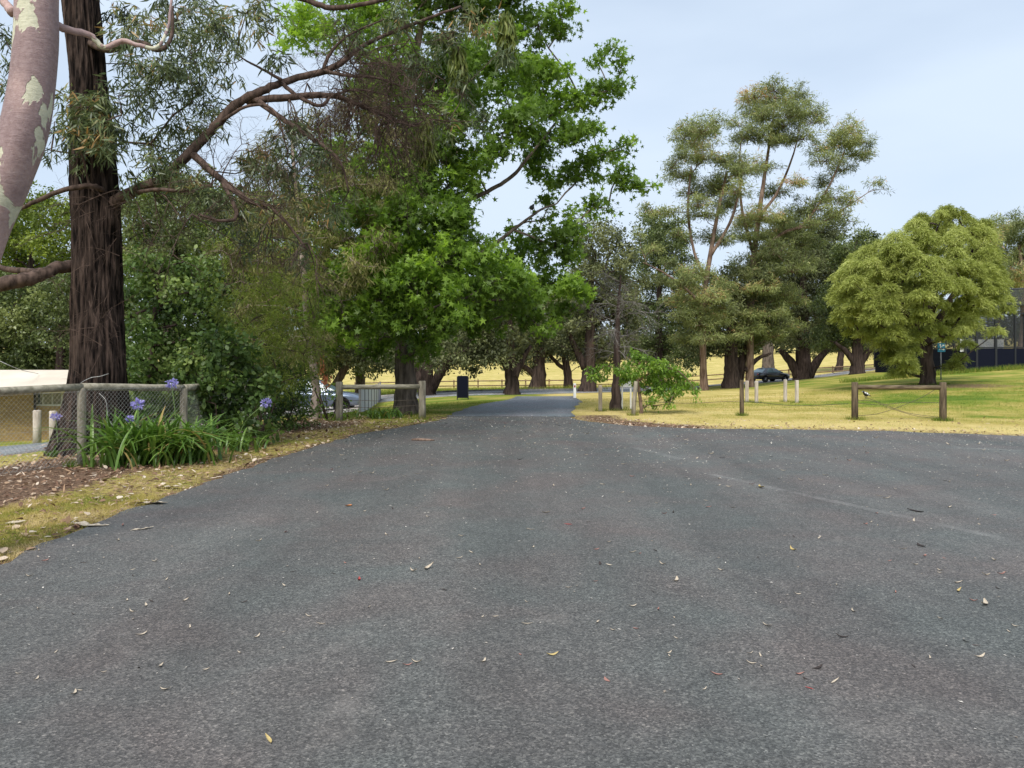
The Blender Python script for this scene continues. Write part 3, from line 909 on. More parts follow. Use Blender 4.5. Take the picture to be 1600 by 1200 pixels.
# --- bright lobed-leaf tree beside the left barrier
def lobed_tree():
    Y = 22.6
    b = base(634, Y)
    T = Tree('sweetgum_tree', 'tall bright green lobed leaf tree with thick grey trunk beside the left log barrier', 'tree', b, seed=11)
    T.limb([(b[0], Y, b[2] - .15, .36), row4(634, 600, Y, .31), row4(633, 540, Y, .28), row4(634, 470, Y, .25), row4(640, 380, Y, .21), row4(640, 290, Y, .18), row4(636, 200, Y, .15),
            row4(645, 110, Y, .12), row4(660, 20, Y, .09), row4(668, -70, Y, .05)], 14, 6, .05, flare=.35)
    rows = [(470, 40, 45), (540, 40, 55), (610, 20, 60), (700, 10, 60), (780, 10, 55), (840, 40, 40), (872, 12, 24, 0), (884, 45, 14, 0), (600, 110, 60), (690, 100, 65), (770, 100, 60),
            (840, 115, 42), (880, 105, 20, 0), (958, 75, 15, 0), (972, 100, 14, -.3), (965, 135, 22, 0), (935, 100, 12, .4), (938, 145, 22, 0), (905, 150, 26, 0), (870, 165, 36), (800, 180, 55), (700, 200, 60), (610, 210, 50),
            (890, 215, 34, -.5), (925, 200, 24, 0), (935, 245, 28, .3), (975, 228, 12, 0), (990, 222, 7, 0), (965, 275, 24, -.3), (1000, 290, 13, 0), (1015, 292, 8, 0), (985, 282, 14, 0), (905, 275, 32, .4), (925, 325, 22, 0), (950, 325, 10, 0), (905, 345, 24, -.4),
            (850, 260, 38), (835, 225, 34), (860, 320, 20), (848, 345, 13), (700, 290, 48), (620, 300, 55), (545, 290, 45), (580, 370, 62), (655, 372, 62),
            (715, 385, 48), (770, 400, 34), (815, 400, 34), (865, 385, 36, -.5), (900, 400, 24, 0), (560, 450, 56), (640, 450, 60), (720, 455, 55), (790, 455, 48), (850, 445, 42), (895, 450, 28, -.5), (912, 470, 14, -.5),
            (880, 492, 20, 0), (545, 510, 40), (600, 525, 34), (690, 515, 34), (755, 505, 36), (820, 490, 34), (855, 515, 16, 0), (505, 395, 46), (475, 320, 46), (500, 470, 40), (665, 545, 18, -.4), (640, 500, 30, -2.5), (585, 545, 16, .5), (625, 555, 9, -.5),
            (700, 350, 34, -2), (740, 300, 16), (735, 262, 30), (770, 250, 26), (800, 355, 12), (520, 540, 25), (634, 500, 34, -2.2), (640, 440, 44, -2.6), (600, 400, 40, -2.6), (690, 410, 44, -2.6), (720, 470, 40, -2.6), (770, 440, 36, -2.4), (640, 340, 46, -2.4), (590, 470, 40, -2.4), (655, 540, 22, -1.2), (700, 330, 34, -2.2), (640, 290, 34, -1.8), (560, 420, 40, -2), (820, 450, 30, -1.8), (745, 395, 28, -2.2), (800, 430, 26, -2), (690, 500, 26, -2.2), (600, 250, 40, -1.8), (680, 230, 40, -1.6), (560, 330, 36, -2)]
    cl = cl_px(rows, Y, T.r, 2.6, 0)
    # the crown carries on above the frame and behind
    for px, py, R in [(560, -60, 70), (650, -90, 80), (740, -70, 75), (820, -40, 50), (640, -170, 70), (700, -190, 60)]:
        cl.append((*P(px, py, Y + T.r.uniform(-1.5, 1.5)), R / F * Y))
    for px, py, R in [(520, 250, 60), (600, 160, 70), (700, 150, 70), (600, 420, 70), (690, 430, 70), (770, 460, 50), (560, 350, 60), (650, 290, 60), (820, 130, 45)]:
        y = Y + T.r.uniform(2.2, 4.2); cl.append((*P(px, py, y), R / F * Y))
    # hand limbs that show
    T.limb([row4(640, 400, Y, .10), row4(700, 330, Y - .3, .075), row4(760, 300, Y - .4, .06), row4(800, 275, Y - .4, .055), row4(830, 240, Y - .3, .04), row4(870, 190, Y, .035)], 8)
    T.limb([row4(636, 250, Y, .10), row4(700, 240, Y, .08), row4(780, 230, Y - .3, .06), row4(840, 190, Y, .045), row4(905, 165, Y, .03)], 8)
    T.limb([row4(640, 480, Y, .08), row4(700, 430, Y - .6, .065), row4(780, 376, Y - .8, .055), row4(838, 332, Y - .9, .035), row4(870, 318, Y - .6, .02)], 8)
    T.limb([row4(634, 505, Y, .07), row4(690, 478, Y - .4, .05), row4(760, 470, Y - .8, .035), row4(800, 468, Y - 1.0, .02)], 8)
    T.limb([row4(636, 360, Y, .09), row4(580, 320, Y - .4, .07), row4(530, 280, Y - .5, .04)], 8)
    for c in sorted(cl, key=lambda q: np.hypot(q[0] - b[0], q[2] - 6)):
        T.reach(A(*c[:3]), .15)
    T.grow_wood(.014, .42)
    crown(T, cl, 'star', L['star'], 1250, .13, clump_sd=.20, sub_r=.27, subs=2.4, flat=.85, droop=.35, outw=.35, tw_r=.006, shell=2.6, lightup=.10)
    T.finish(M['bark_grey'])
lobed_tree()

def twig_spray(T, p, d, ln, rad, depth, r, droop=.0, spread=.55):
    d = d / np.linalg.norm(d)
    k = 4
    pts = [p]
    for i in range(k):
        d = d + r.normal(0, .16, 3) + A(0, 0, -droop * .12)
        d /= np.linalg.norm(d)
        pts.append(pts[-1] + d * ln / k)
    T.wood.tube(pts, np.linspace(rad, rad * .45, k + 1), 4 if depth > 1 else 3, False)
    if depth > 0:
        for i in range(1, k + 1):
            for _ in range(1 if i < k else 2):
                if r.random() < .9:
                    nd = d + r.normal(0, spread, 3)
                    twig_spray(T, pts[i], nd, ln * r.uniform(.45, .75), rad * .55, depth - 1, r, droop, spread)

def ridged_trunk(name, path, sides, mat, parent, amp, freq, seed=0, into=None):
    """thick near trunk with real vertical bark ridges"""
    q = catmull(path, 26)
    n = len(q)
    a = np.arange(sides) * 2 * math.pi / sides
    V = np.empty((n, sides, 3))
    for i in range(n):
        x, y, z, r = q[i]
        for j in range(sides):
            ca, sa = math.cos(a[j]), math.sin(a[j])
            f = noise.noise((ca * freq + seed, sa * freq, z * .55)) + .5 * noise.noise((ca * freq * 2.6, sa * freq * 2.6 + seed, z * 1.2)) + .35 * noise.noise((ca * freq * 6, sa * freq * 6, z * 2.2 + seed))
            lo = (.20 if amp > .01 else .08) * noise.noise((ca * 1.2 + seed, sa * 1.2, z * .55))
            rr = r * (1 + lo) + amp * (1 - abs(f) * 2)
            V[i, j] = (x + rr * ca, y + rr * sa, z)
    b = into or MB()
    Fs = []
    for i in range(n - 1):
        for j in range(sides):
            k = (j + 1) % sides
            Fs.append([i * sides + j, i * sides + k, (i + 1) * sides + k, (i + 1) * sides + j])
    b.add(V.reshape(-1, 3), Fs, True)
    return None if into else b.build(name, mat, parent)

# --- big rough-barked gum behind the mesh fence
def rough_gum():
    Y = 13.4
    b = base(140, Y)
    T = Tree('stringybark_tree', 'massive dark rough barked gum standing right behind the wire mesh fence', 'tree', b, seed=23)
    tr = [(b[0] - .02, Y, b[2] - .25, .70), (*P(143, 690, Y), .56), (*P(148, 640, Y), .48), (*P(152, 580, Y), .42), (*P(153, 500, Y), .375), (*P(152, 400, Y), .35), (*P(148, 300, Y), .335), (*P(142, 200, Y), .31),
          (*P(135, 100, Y), .28), (*P(126, 0, Y), .255), (*P(120, -120, Y), .24), (*P(125, -260, Y), .17), (*P(130, -380, Y), .08)]
    ridged_trunk('trunk', tr, 150, M['bark_dark'], T.t, .045, 3.6, 4.0)
    for row in catmull(tr, 4):
        T.nodes.append(row[:3]); T.parent.append(-1); T.load.append(0); T.fixed.append(row[3])
    Lm = T.limb
    Lm([row4(150, 335, Y, 0.121), row4(195, 305, Y - .2, 0.101), row4(250, 282, Y - .3, 0.088), row4(300, 235, Y - .3, 0.081), row4(335, 198, Y - .2, 0.078), row4(372, 160, Y - .1, 0.073), row4(410, 142, Y, 0.070), row4(455, 124, Y + .2, 0.060), row4(520, 106, Y + .5, 0.057), row4(570, 70, Y + .8, 0.040), row4(640, 40, Y + 1.2, 0.033), row4(720, 10, Y + 1.6, 0.021)])
    Lm([row4(385, 158, Y, .07), row4(450, 152, Y, .06), row4(520, 150, Y + .2, .05), row4(575, 170, Y + .4, .04), row4(640, 195, Y + .6, .03), row4(664, 188, Y + .7, .02)])
    Lm([row4(395, 152, Y, .055), row4(440, 185, Y - .3, .045), row4(485, 215, Y - .4, .035), row4(530, 250, Y - .5, .02), row4(545, 300, Y - .5, .012)])
    Lm([row4(440, 130, Y + .1, .04), row4(465, 150, Y, .035), row4(500, 165, Y, .03), row4(520, 150, Y + .1, .025), row4(560, 140, Y + .2, .018), row4(610, 150, Y + .4, .012)])
    Lm([row4(505, 110, Y + .4, .035), row4(540, 118, Y + .4, .03), row4(590, 122, Y + .5, .022), row4(640, 140, Y + .6, .014)])
    Lm([row4(440, 125, Y, .03), row4(410, 108, Y, .022), row4(385, 95, Y - .1, .015), row4(370, 85, Y - .1, .01)])
    Lm([row4(505, 110, Y + .4, .035), row4(515, 85, Y + .4, .03), row4(545, 55, Y + .5, .022), row4(600, 30, Y + .7, .014)])
    Lm([row4(300, 240, Y - .3, .07), row4(345, 280, Y - .5, .055), row4(385, 312, Y - .6, .045), row4(430, 330, Y - .6, .03), row4(480, 390, Y - .6, .018)])
    Lm([row4(330, 290, Y - .5, .035), row4(290, 298, Y - .8, .03), row4(250, 296, Y - .9, .03), row4(215, 300, Y - .6, .03)])
    Lm([row4(345, 280, Y - .5, .035), row4(370, 335, Y - .8, .03), row4(345, 345, Y - 1, .025), row4(310, 335, Y - 1.1, .02)])
    Lm([row4(120, 415, Y, .12), row4(85, 420, Y - .4, .10), row4(50, 434, Y - .7, .11), row4(10, 442, Y - .9, .12), row4(-60, 450, Y - 1.2, .09)])
    Lm([row4(100, 418, Y - .3, .07), row4(55, 425, Y, .06), row4(0, 418, Y + .3, .05), row4(-40, 400, Y + .3, .04)])
    Lm([row4(165, 300, Y - .2, .05), row4(140, 290, Y - .5, .045), row4(90, 300, Y - .6, .04), row4(40, 322, Y - .6, .035), row4(-20, 350, Y - .6, .03)])
    Lm([row4(125, 60, Y, .06), row4(170, 78, Y - .5, .05), row4(215, 66, Y - .6, .045), row4(250, 78, Y - .6, .04), row4(268, 55, Y - .5, .03), row4(270, 10, Y - .4, .02)])
    Lm([row4(480, 0, Y + .6, .05), row4(515, 12, Y + .6, .05), row4(560, 8, Y + .5, .04), row4(620, -5, Y + .5, .03)])
    Lm([row4(128, -60, Y, .12), row4(240, -60, Y + .3, .09), row4(370, -30, Y + .6, .06), row4(480, 0, Y + .6, .05)])
    Lm([row4(345, 190, Y - .2, .03), row4(390, 165, Y - .4, .025), row4(430, 175, Y - .6, .02), row4(450, 240, Y - .7, .012)])
    r = T.r
    # bare twiggy tangle
    for px, py, dy in [(520, 106, .5), (545, 90, .6), (575, 170, .4), (600, 180, .5), (530, 140, .2), (560, 150, .3), (640, 195, .6), (620, 120, .6), (500, 215, -.4), (480, 130, .2), (610, 185, .4), (540, 200, .2), (590, 75, .8), (640, 60, 1.1), (555, 95, .7), (575, 120, .6), (600, 140, .6), (620, 165, .6), (530, 110, .4), (650, 150, .8), (585, 200, .5), (560, 215, 0), (515, 180, 0), (620, 215, .5), (660, 110, 1), (545, 160, .3), (605, 100, .7),
                       (430, 330, -.6), (385, 312, -.6), (345, 280, -.5), (480, 380, -.6), (200, 300, -.5), (240, 296, -.8), (450, 152, 0), (485, 215, -.4), (300, 335, -1), (330, 290, -.6)]:
        for _ in range(3):
            d = A(r.normal(.25, .6), r.normal(0, .5), r.normal(-.25, .6))
            twig_spray(T, P(px, py, Y + dy), d, r.uniform(.5, 1.0), .012, 3, r, .5, .5)
    for py in np.arange(330, 560, 14):      # fine dead twigs hanging round the trunk
        twig_spray(T, P(150 + r.normal(0, 34), py, Y - .5), A(r.normal(0, .5), -.2, r.normal(-.3, .4)), .6, .006, 2, r, .6, .5)
    rows = [(230, 262, 26, -.8), (270, 268, 24, -.8), (300, 275, 20, -.8), (210, 285, 20, -.7), (330, 300, 22, -.8), (200, 60, 34), (240, 90, 34), (290, 110, 34), (350, 50, 34), (320, 20, 34), (260, 10, 34), (190, 180, 20), (150, 165, 30, -.8), (165, 190, 30, -.9), (128, 180, 28, -.8), (150, 215, 32, -.9), (120, 215, 24, -.7), (175, 235, 26, -.9), (110, 160, 22, -.7), (185, 150, 26, -.8), (150, 170, 34, -.6), (135, 205, 34, -.7), (160, 225, 30, -.7), (130, 245, 22, -.6), (215, 40, 40), (275, 30, 45), (335, 40, 42), (385, 20, 40), (415, 35, 28), (300, 85, 45), (355, 100, 34), (255, 120, 40), (310, 145, 42), (220, 150, 36), (270, 180, 40),
            (330, 195, 36), (235, 225, 34), (280, 235, 36), (205, 100, 30), (190, 25, 25), (28, 90, 22, .5), (12, 140, 22, .6), (8, 60, 22, .6), (20, 190, 20, .6), (85, 190, 16, .4), (80, 235, 18, .4),
            (300, 285, 28, -.4), (330, 165, 24, .5), (395, 235, 26, .5), (430, 260, 40), (385, 265, 34), (460, 190, 30), (250, 265, 30, -.5), (430, 90, 22), (450, 205, 26), (560, 60, 35, .8), (620, 30, 40, 1.2), (700, 60, 36, 1.5), (660, 110, 36, 1.2), (740, 30, 38, 1.6), (780, 80, 34, 1.6), (730, 130, 30, 1.4), (760, 190, 28, 1.2), (700, 190, 26, 1),
            (380, 340, 34, -.5), (320, 310, 30, -.7), (440, 320, 38, -.5), (480, 290, 34), (520, 320, 34), (490, 240, 28), (405, 380, 30), (460, 400, 34)]
    cl = cl_px(rows, Y, r, 1.2)
    for c in sorted(cl, key=lambda q: np.hypot(q[0] - b[0], q[2] - 5)):
        T.reach(A(*c[:3]), .1, .1)
    T.grow_wood(.007, .45)
    crown(T, cl, 'lance', L['gum'], 1700, .17, sub_r=.17, subs=1.8, flat=.95, droop=.9, outw=.25, tw_r=.003, shell=2.2, tint_sd=.17)
    T.finish(M['twig'], 'limbs')
    return T
rough_gum()

def mistletoe(px, py, Y, R, label):
    c = P(px, py, Y)
    t = thing('mistletoe', label, 'mistletoe', tuple(c), 0, 'mistletoe hanging from the gum limbs')
    r = np.random.default_rng(int(px))
    n = 900
    d = rand_unit(r, n)
    C = c + A(0, 0, -R * .9) + d * (r.random((n, 1)) ** .5) * A(R * .42, R * .42, R * 1.1)
    ax = r.normal(0, .22, (n, 3)) + A(0, 0, -1)
    leaves('foliage', C, ax, r.uniform(.14, .30, n), r.normal(.5, .2, n), 'lance', L['mistletoe'], t, r)
    b = MB()
    for k in range(26):
        e = c + A(r.normal(0, R * .22), r.normal(0, R * .22), -R * r.uniform(.6, 1.7))
        b.tube([c, (c + e) / 2 + A(r.normal(0, .03), 0, .05), e], [.008, .005, .002], 3, False)
    b.build('stem', M['twig'], t)
mistletoe(664, 188, 14.1, .38, 'long hanging clump of mistletoe, lowest, in front of the grey trunk')
mistletoe(716, 72, 15.0, .42, 'hanging clump of mistletoe high in the bright crown, near the top edge')
mistletoe(792, 20, 15.1, .40, 'hanging clump of mistletoe at the top edge, rightmost of the three')

# --- smooth pink trunk in the left foreground
def pink_gum():
    m, n, l, b = new_mat('smooth pink bark')
    v = geo_pos(n, l, (1, 1, .75))
    t = noise_node(n, l, 3.4, 4, .55, v, .6)
    mk = ramp(n, [(.585, (0, 0, 0)), (.597, (1, 1, 1))])
    l.new(t.outputs['Fac'], mk.inputs['Fac'])
    st = noise_node(n, l, 26, 6, .7, geo_pos(n, l, (1.0, 1.0, 1.3)))
    pk = ramp(n, [(.3, (.30, .20, .185)), (.5, (.385, .27, .25)), (.7, (.46, .34, .315))])
    l.new(st.outputs['Fac'], pk.inputs['Fac'])
    bl = noise_node(n, l, 1.6, 4, .5, v)
    blr = ramp(n, [(.38, (.66, .66, .70)), (.52, (1, 1, 1)), (.66, (1.12, 1.06, 1.0))])
    l.new(bl.outputs['Fac'], blr.inputs['Fac'])
    pc = mixc(n, l, 1.0, pk.outputs['Color'], blr.outputs['Color'], 'MULTIPLY')
    cr = ramp(n, [(.3, (.42, .41, .30)), (.7, (.60, .58, .44))])
    l.new(st.outputs['Fac'], cr.inputs['Fac'])
    l.new(mixc(n, l, mk.outputs['Color'], pc, cr.outputs['Color']), b.inputs['Base Color'])
    b.inputs['Roughness'].default_value = .6
    b.inputs['Specular IOR Level'].default_value = .25
    wk = noise_node(n, l, 5, 6, .75, geo_pos(n, l, (1, 1, 5.5)), 1.0)
    h = math_n(n, l, 'MULTIPLY', wk.outputs['Fac'], .9)
    h = math_n(n, l, 'ADD', h, math_n(n, l, 'MULTIPLY', st.outputs['Fac'], .5))
    h = math_n(n, l, 'ADD', h, math_n(n, l, 'MULTIPLY', mk.outputs['Color'], -.8))
    bump(n, l, b, h, .7, .01)
    Y = 6.0
    bs = base(-95, Y)
    T = Tree('smooth_gum_tree', 'smooth pink barked gum trunk with cream patches leaning in at the left edge', 'tree', bs, seed=31)
    tr = [(bs[0], Y, bs[2] - .15, .27), (*P(-92, 780, Y), .22), (*P(-84, 640, Y), .19), (*P(-66, 500, Y), .175), (*P(-30, 380, Y), .17), (*P(8, 290, Y), .172), (*P(36, 210, Y), .172), (*P(50, 130, Y), .16), (*P(56, 60, Y), .155), (*P(57, 0, Y), .15),
          (*P(60, -100, Y), .15), (*P(90, -300, Y), .13), (*P(70, -520, Y), .10), (*P(110, -800, Y), .06)]
    ridged_trunk('trunk', tr, 40, m, T.t, .003, 1.5, 9.0, T.wood)
    for row in catmull(tr, 4)[20:]:
        T.nodes.append(row[:3]); T.parent.append(-1); T.load.append(0); T.fixed.append(row[3])
    T.limb([row4(60, 28, Y, .04), row4(100, 44, Y + .15, .032), row4(140, 55, Y + .3, .026), row4(163, 74, Y + .35, .022), row4(190, 64, Y + .35, .022), row4(215, 70, Y + .35, .019), row4(245, 74, Y + .4, .016), row4(262, 45, Y + .45, .013), row4(268, 0, Y + .5, .01)], 8)
    T.limb([row4(20, 20, Y + .1, .04), row4(0, -5, Y + .2, .03), row4(-40, -60, Y + .3, .03)], 8)
    cl = [(*P(px, py, Y + dy), R) for px, py, dy, R in [(-60, -520, .5, .7), (60, -700, -.6, .8), (190, -620, .4, .7), (140, -850, 0, .8), (-40, -800, .8, .7), (280, -460, .8, .5), (60, -980, 0, .8)]]
    for c in cl: T.reach(A(*c[:3]), .1)
    T.grow_wood(.012, .5)
    crown(T, cl, 'lance', L['gum'], 900, .14, sub_r=.22, subs=2, droop=.8, tw_r=.004)
    T.finish(m, 'trunk')
pink_gum()

# --- generic trees given by a photo outline
def outline_tree(name, label, px0, Y, trunk, outline, n, rr, shape, mat, bark, per, size, seed, group=None, spread=1.5, back=1, sub_r=.35, subs=2.2, droop=.2, flat=.8, r0=.02, mind=.95,
                 twigs=False, extra=(), limbs=(), wob=.06, flare=.35, outw=.4, lightup=.12, tint_sd=.13, bo=1.5, cat='tree', dome=0.0):
    b = base(px0, Y)
    T = Tree(name, label, cat, b, group, seed)
    rows = []
    for k, (px, py, rad) in enumerate(trunk):
        rows.append((b[0], b[1], b[2] - .2, rad) if k == 0 else row4(px, py, Y, rad))
    T.limb(rows, 12, 5, wob, flare=flare)
    for lm in limbs: T.limb([row4(px, py, Y + dy, rad) for px, py, dy, rad in lm], 8, 5, .05)
    cl = cl_px(poly_clusters(T.r, outline, n, *rr, mind) + list(extra), Y, T.r, spread, back, bo) if outline else cl_px(extra, Y, T.r, spread, back, bo)
    for c in sorted(cl, key=lambda q: np.linalg.norm(A(*q[:3]) - A(*rows[-1][:3]))):
        T.reach(A(*c[:3]), .12, .08)
    T.grow_wood(r0, .45)
    crown(T, cl, shape, mat, per, size, sub_r=sub_r, subs=subs, flat=flat, droop=droop, twigs=twigs, tw_r=.012, outw=outw, lightup=lightup, tint_sd=tint_sd, dome=dome)
    T.finish(bark)
    return T

# fine-leaved tree with the papery trunk
outline_tree('paperbark_tree', 'slender papery barked tree with fine olive foliage left of the log barrier', 492, 20.8,
             [(492, 655, .17), (494, 620, .12), (488, 560, .10), (478, 470, .09), (472, 380, .08), (462, 290, .06), (455, 200, .03)],
             [(360, 330), (400, 230), (470, 170), (560, 160), (640, 190), (640, 300), (590, 380), (560, 480), (520, 570), (440, 600), (400, 560), (380, 470), (355, 400)], 46, (26, 46), 'lance', L['fine'], M['bark_paper'],
             1500, .16, 41, spread=1.6, back=0, sub_r=.24, subs=1.5, droop=1.0, r0=.007, twigs=True, outw=.2, tint_sd=.18)

# evergreen mass on the left
BG = 'evergreens massed behind the left fence'
outline_tree('evergreen_tree', 'dark glossy evergreen between the big rough trunk and the papery tree', 270, 31, [(262, 640, .35), (266, 560, .3), (270, 460, .24), (275, 380, .15)],
             [(180, 330), (230, 290), (320, 290), (380, 340), (400, 450), (390, 570), (350, 640), (200, 640), (185, 500)], 60, (26, 42), 'oval', L['dark'], M['bark_black'], 1300, .15, 51, BG, 2.5, 0, .4, 2.2, .3)
outline_tree('evergreen_tree', 'leafy mid green evergreen above the cream roof at the left edge', 40, 44, [(45, 620, .35), (45, 540, .3), (48, 450, .2), (50, 380, .12)],
             [(-60, 360), (0, 310), (70, 300), (125, 330), (130, 600), (-60, 600)], 50, (26, 40), 'oval', L['yellowgreen'], M['bark_black'], 800, .20, 52, BG, 3, 0, .5, 2.2, .3)
outline_tree('evergreen_tree', 'very dark bushy tree low behind the cream roof', 90, 40, [(95, 640, .3), (95, 560, .25), (95, 500, .15)],
             [(-70, 480), (0, 440), (100, 430), (150, 480), (160, 640), (-70, 640)], 46, (24, 36), 'oval', L['dark'], M['bark_black'], 1000, .18, 53, BG, 2, 0, .42, 2.2, .2)
outline_tree('evergreen_tree', 'yellowish green tree showing above the dark evergreens and limbs', 320, 46, [(330, 620, .35), (330, 500, .3), (335, 400, .2), (340, 330, .1)],
             [(190, 330), (230, 290), (300, 285), (350, 305), (420, 300), (470, 340), (480, 440), (420, 480), (200, 420)], 48, (22, 36), 'oval', L['yellowgreen'], M['bark_brown'], 850, .2, 54, BG, 3, 0, .5, 2.2, .3)
outline_tree('evergreen_tree', 'grey green tree behind the papery trunk, above the silver car', 505, 52, [(540, 640, .3), (545, 560, .25), (550, 480, .15)],
             [(400, 420), (460, 400), (560, 420), (620, 470), (640, 560), (600, 580), (520, 575), (420, 600)], 42, (22, 34), 'oval', L['cypress'], M['bark_brown'], 850, .2, 55, BG, 3, 0, .5, 2.2, .3)
outline_tree('evergreen_tree', 'broad leafy dark evergreen low behind the mesh fence and big trunk', 235, 23, [(232, 660, .12), (234, 600, .1), (238, 540, .08), (242, 480, .05)],
             [(178, 420), (230, 390), (300, 400), (345, 450), (350, 560), (320, 650), (180, 655), (172, 540)], 60, (20, 32), 'wide', L['shrub'], M['bark_black'], 1100, .13, 57, BG, 1.8, 0, .28, 2.2, .3)
outline_tree('evergreen_tree', 'olive green fine foliaged tree between the evergreen and the papery tree', 400, 27, [(402, 650, .15), (402, 580, .12), (404, 500, .1), (408, 420, .06)],
             [(330, 400), (380, 330), (440, 330), (480, 400), (490, 520), (470, 610), (380, 630), (335, 560)], 56, (20, 34), 'lance', L['yellowgreen'], M['bark_brown'], 1300, .17, 58, BG, 2, 0, .3, 2.2, .6)
outline_tree('small_forked_tree', 'pale forked trunk tree beyond the silver car', 563, 58, [(563, 605, .38), (562, 585, .33), (558, 560, .24), (550, 530, .16)],
             [(510, 560), (520, 510), (560, 480), (620, 500), (625, 560), (590, 572), (575, 560), (545, 575)], 22, (18, 26), 'oval', L['yellowgreen'], M['bark_brown'], 420, .22, 56, None, 2, 0, .5, 2.0, .3,
             limbs=[[(562, 590, 0, .2), (575, 565, 0, .16), (590, 540, 0, .1), (600, 515, 0, .06)]])

# shrubs in front of the left fence
def shrub(name, label, px0, Y, outline, n, rr, shape, mat, per, size, seed, spread=.5, droop=.3, sub_r=.16, twigs=True, subs=2, group=None, outw=.5):
    b = base(px0, Y)
    T = Tree(name, label, 'shrub', b, group, seed)
    for k in range(5):
        a = T.r.uniform(0, 6.28)
        T.limb([(b[0] + .05 * math.cos(a), Y + .05 * math.sin(a), b[2] - .05, .022), (b[0] + .2 * math.cos(a), Y + .2 * math.sin(a), b[2] + .35, .017), (b[0] + .4 * math.cos(a), Y + .35 * math.sin(a), b[2] + .8, .009)], 6, 3)
    cl = cl_px(poly_clusters(T.r, outline, n, *rr, .9), Y, T.r, spread, 0)
    cl = [(x, y, max(z, Hs(x, y) + R * .5), R) for x, y, z, R in cl]
    for c in sorted(cl, key=lambda q: q[2]): T.reach(A(*c[:3]), .1)
    T.grow_wood(.006, .4)
    crown(T, cl, shape, mat, per, size, sub_r=sub_r, subs=subs, droop=droop, twigs=twigs, tw_r=.003, outw=outw, lightup=.12)
    T.finish(M['twig'], 'stem')
    return T
shrub('laurel_shrub', 'broad leaved glossy green shrub behind the strap leaved plants', 345, 14.2, [(275, 640), (290, 560), (330, 520), (390, 545), (420, 600), (415, 665), (350, 700), (310, 680)], 44, (18, 28), 'wide', L['shrub'], 1700, .10, 61, .5)
shrub('feathery_shrub', 'yellow green feathery shrub rising above the glossy shrub', 410, 16.5, [(350, 560), (370, 470), (420, 420), (480, 450), (500, 540), (470, 600), (390, 600)], 34, (20, 32), 'needle', L['yellowgreen'], 2600, .13, 62, .6, .5, .2)
shrub('dark_shrub', 'dense dark shrub beside the papery trunk', 440, 17.6, [(395, 660), (400, 590), (440, 560), (480, 580), (482, 640), (470, 668), (410, 672)], 30, (16, 24), 'oval', L['shrub'], 2000, .085, 63, .5)
shrub('flowering_bush', 'small loose bush with orange red tips against the left barrier post', 515, 20.2, [(500, 655), (502, 615), (515, 600), (532, 612), (545, 635), (560, 650), (530, 660)], 16, (7, 12), 'oval', L['fresh'], 900, .085, 64, .2, .3, .1)
def tips():
    b = bpy.data.objects['flowering_bush']
    r = np.random.default_rng(2)
    C = np.r_[P(503, 577, 20.2) + r.normal(0, 1, (60, 3)) * A(.04, .04, .12), P(510, 597, 20.2) + r.normal(0, 1, (40, 3)) * A(.04, .04, .08)]
    leaves('flower_spike', C, r.normal(0, .4, (100, 3)) + A(0, 0, 1), .11, r.random(100), 'oval', M['orange'], b, r)
    m = MB()
    g = base(512, 20.2)
    m.tube([g, P(508, 610, 20.2), P(503, 570, 20.2)], [.012, .01, .006], 5)
    m.build('flower_stalk', M['twig'], b)
tips()

# --- roadside row of dark trees
RS = 'dark trees lining the road'
def road_tree(label, px0, py0, Y, outline, n, seed, rad=.42, lean=0, name='cypress_tree', mat=None, limbs=(), rr=(16, 28), topy=470, bark=None):
    tr = [(px0, py0, rad), (px0 + lean * .25, py0 - 25, rad * .85), (px0 + lean * .6, py0 - 60, rad * .7), (px0 + lean, topy, rad * .3)]
    return outline_tree(name, label, px0, Y, tr, outline, n, rr, 'oval', mat or L['cypress'], bark or M['bark_black'], 560, .19, seed, RS, 2.2, 1, .42, 2.4, .25, limbs=limbs, r0=.03)
road_tree('dark roadside tree with leaning double trunk just right of the grey trunk', 668, 618, 44, [(600, 560), (600, 500), (640, 460), (720, 450), (760, 500), (755, 550), (700, 572), (640, 565)], 34, 71, .42, 0,
          limbs=[[(672, 612, 0, .3), (690, 580, -.5, .26), (705, 560, -.8, .18), (735, 545, -1, .08)], [(662, 615, 0, .3), (655, 585, .3, .24), (652, 550, .5, .15)]])
road_tree('dark roadside tree with flared trunk at the near kerb right of the navy signboard', 800, 618, 43, [(728, 540), (740, 470), (790, 440), (830, 470), (845, 520), (825, 560), (760, 560)], 30, 72, .42, -4,
          limbs=[[(800, 590, 0, .25), (785, 565, -.3, .18), (762, 560, -.5, .1)], [(803, 590, 0, .25), (815, 565, 0, .18), (830, 540, 0, .1)]])
road_tree('thick trunked roadside tree beyond the road with a low limb to the left', 840, 603, 60, [(790, 540), (800, 480), (850, 450), (890, 480), (890, 530), (850, 555), (810, 560)], 26, 73, .62, 6,
          limbs=[[(838, 590, 0, .3), (822, 575, -.3, .22), (805, 572, -.6, .12)]])
road_tree('slim leaning roadside tree with bare crossing limbs beyond the road', 889, 601, 62, [(850, 540), (860, 490), (900, 470), (925, 500), (920, 545), (880, 540)], 20, 74, .36, -14, mat=L['yellowgreen'],
          limbs=[[(886, 580, 0, .2), (868, 565, 0, .16), (850, 545, 0, .1)]], bark=M['bark_black'])
road_tree('stout dark roadside tree right of the driveway mouth', 918, 614, 46, [(870, 540), (885, 440), (900, 370), (940, 358), (968, 380), (985, 450), (985, 540), (950, 565), (900, 560)], 44, 75, .50, 6, topy=400,
          limbs=[[(915, 575, 0, .3), (900, 545, 0, .2), (885, 510, 0, .1)]])
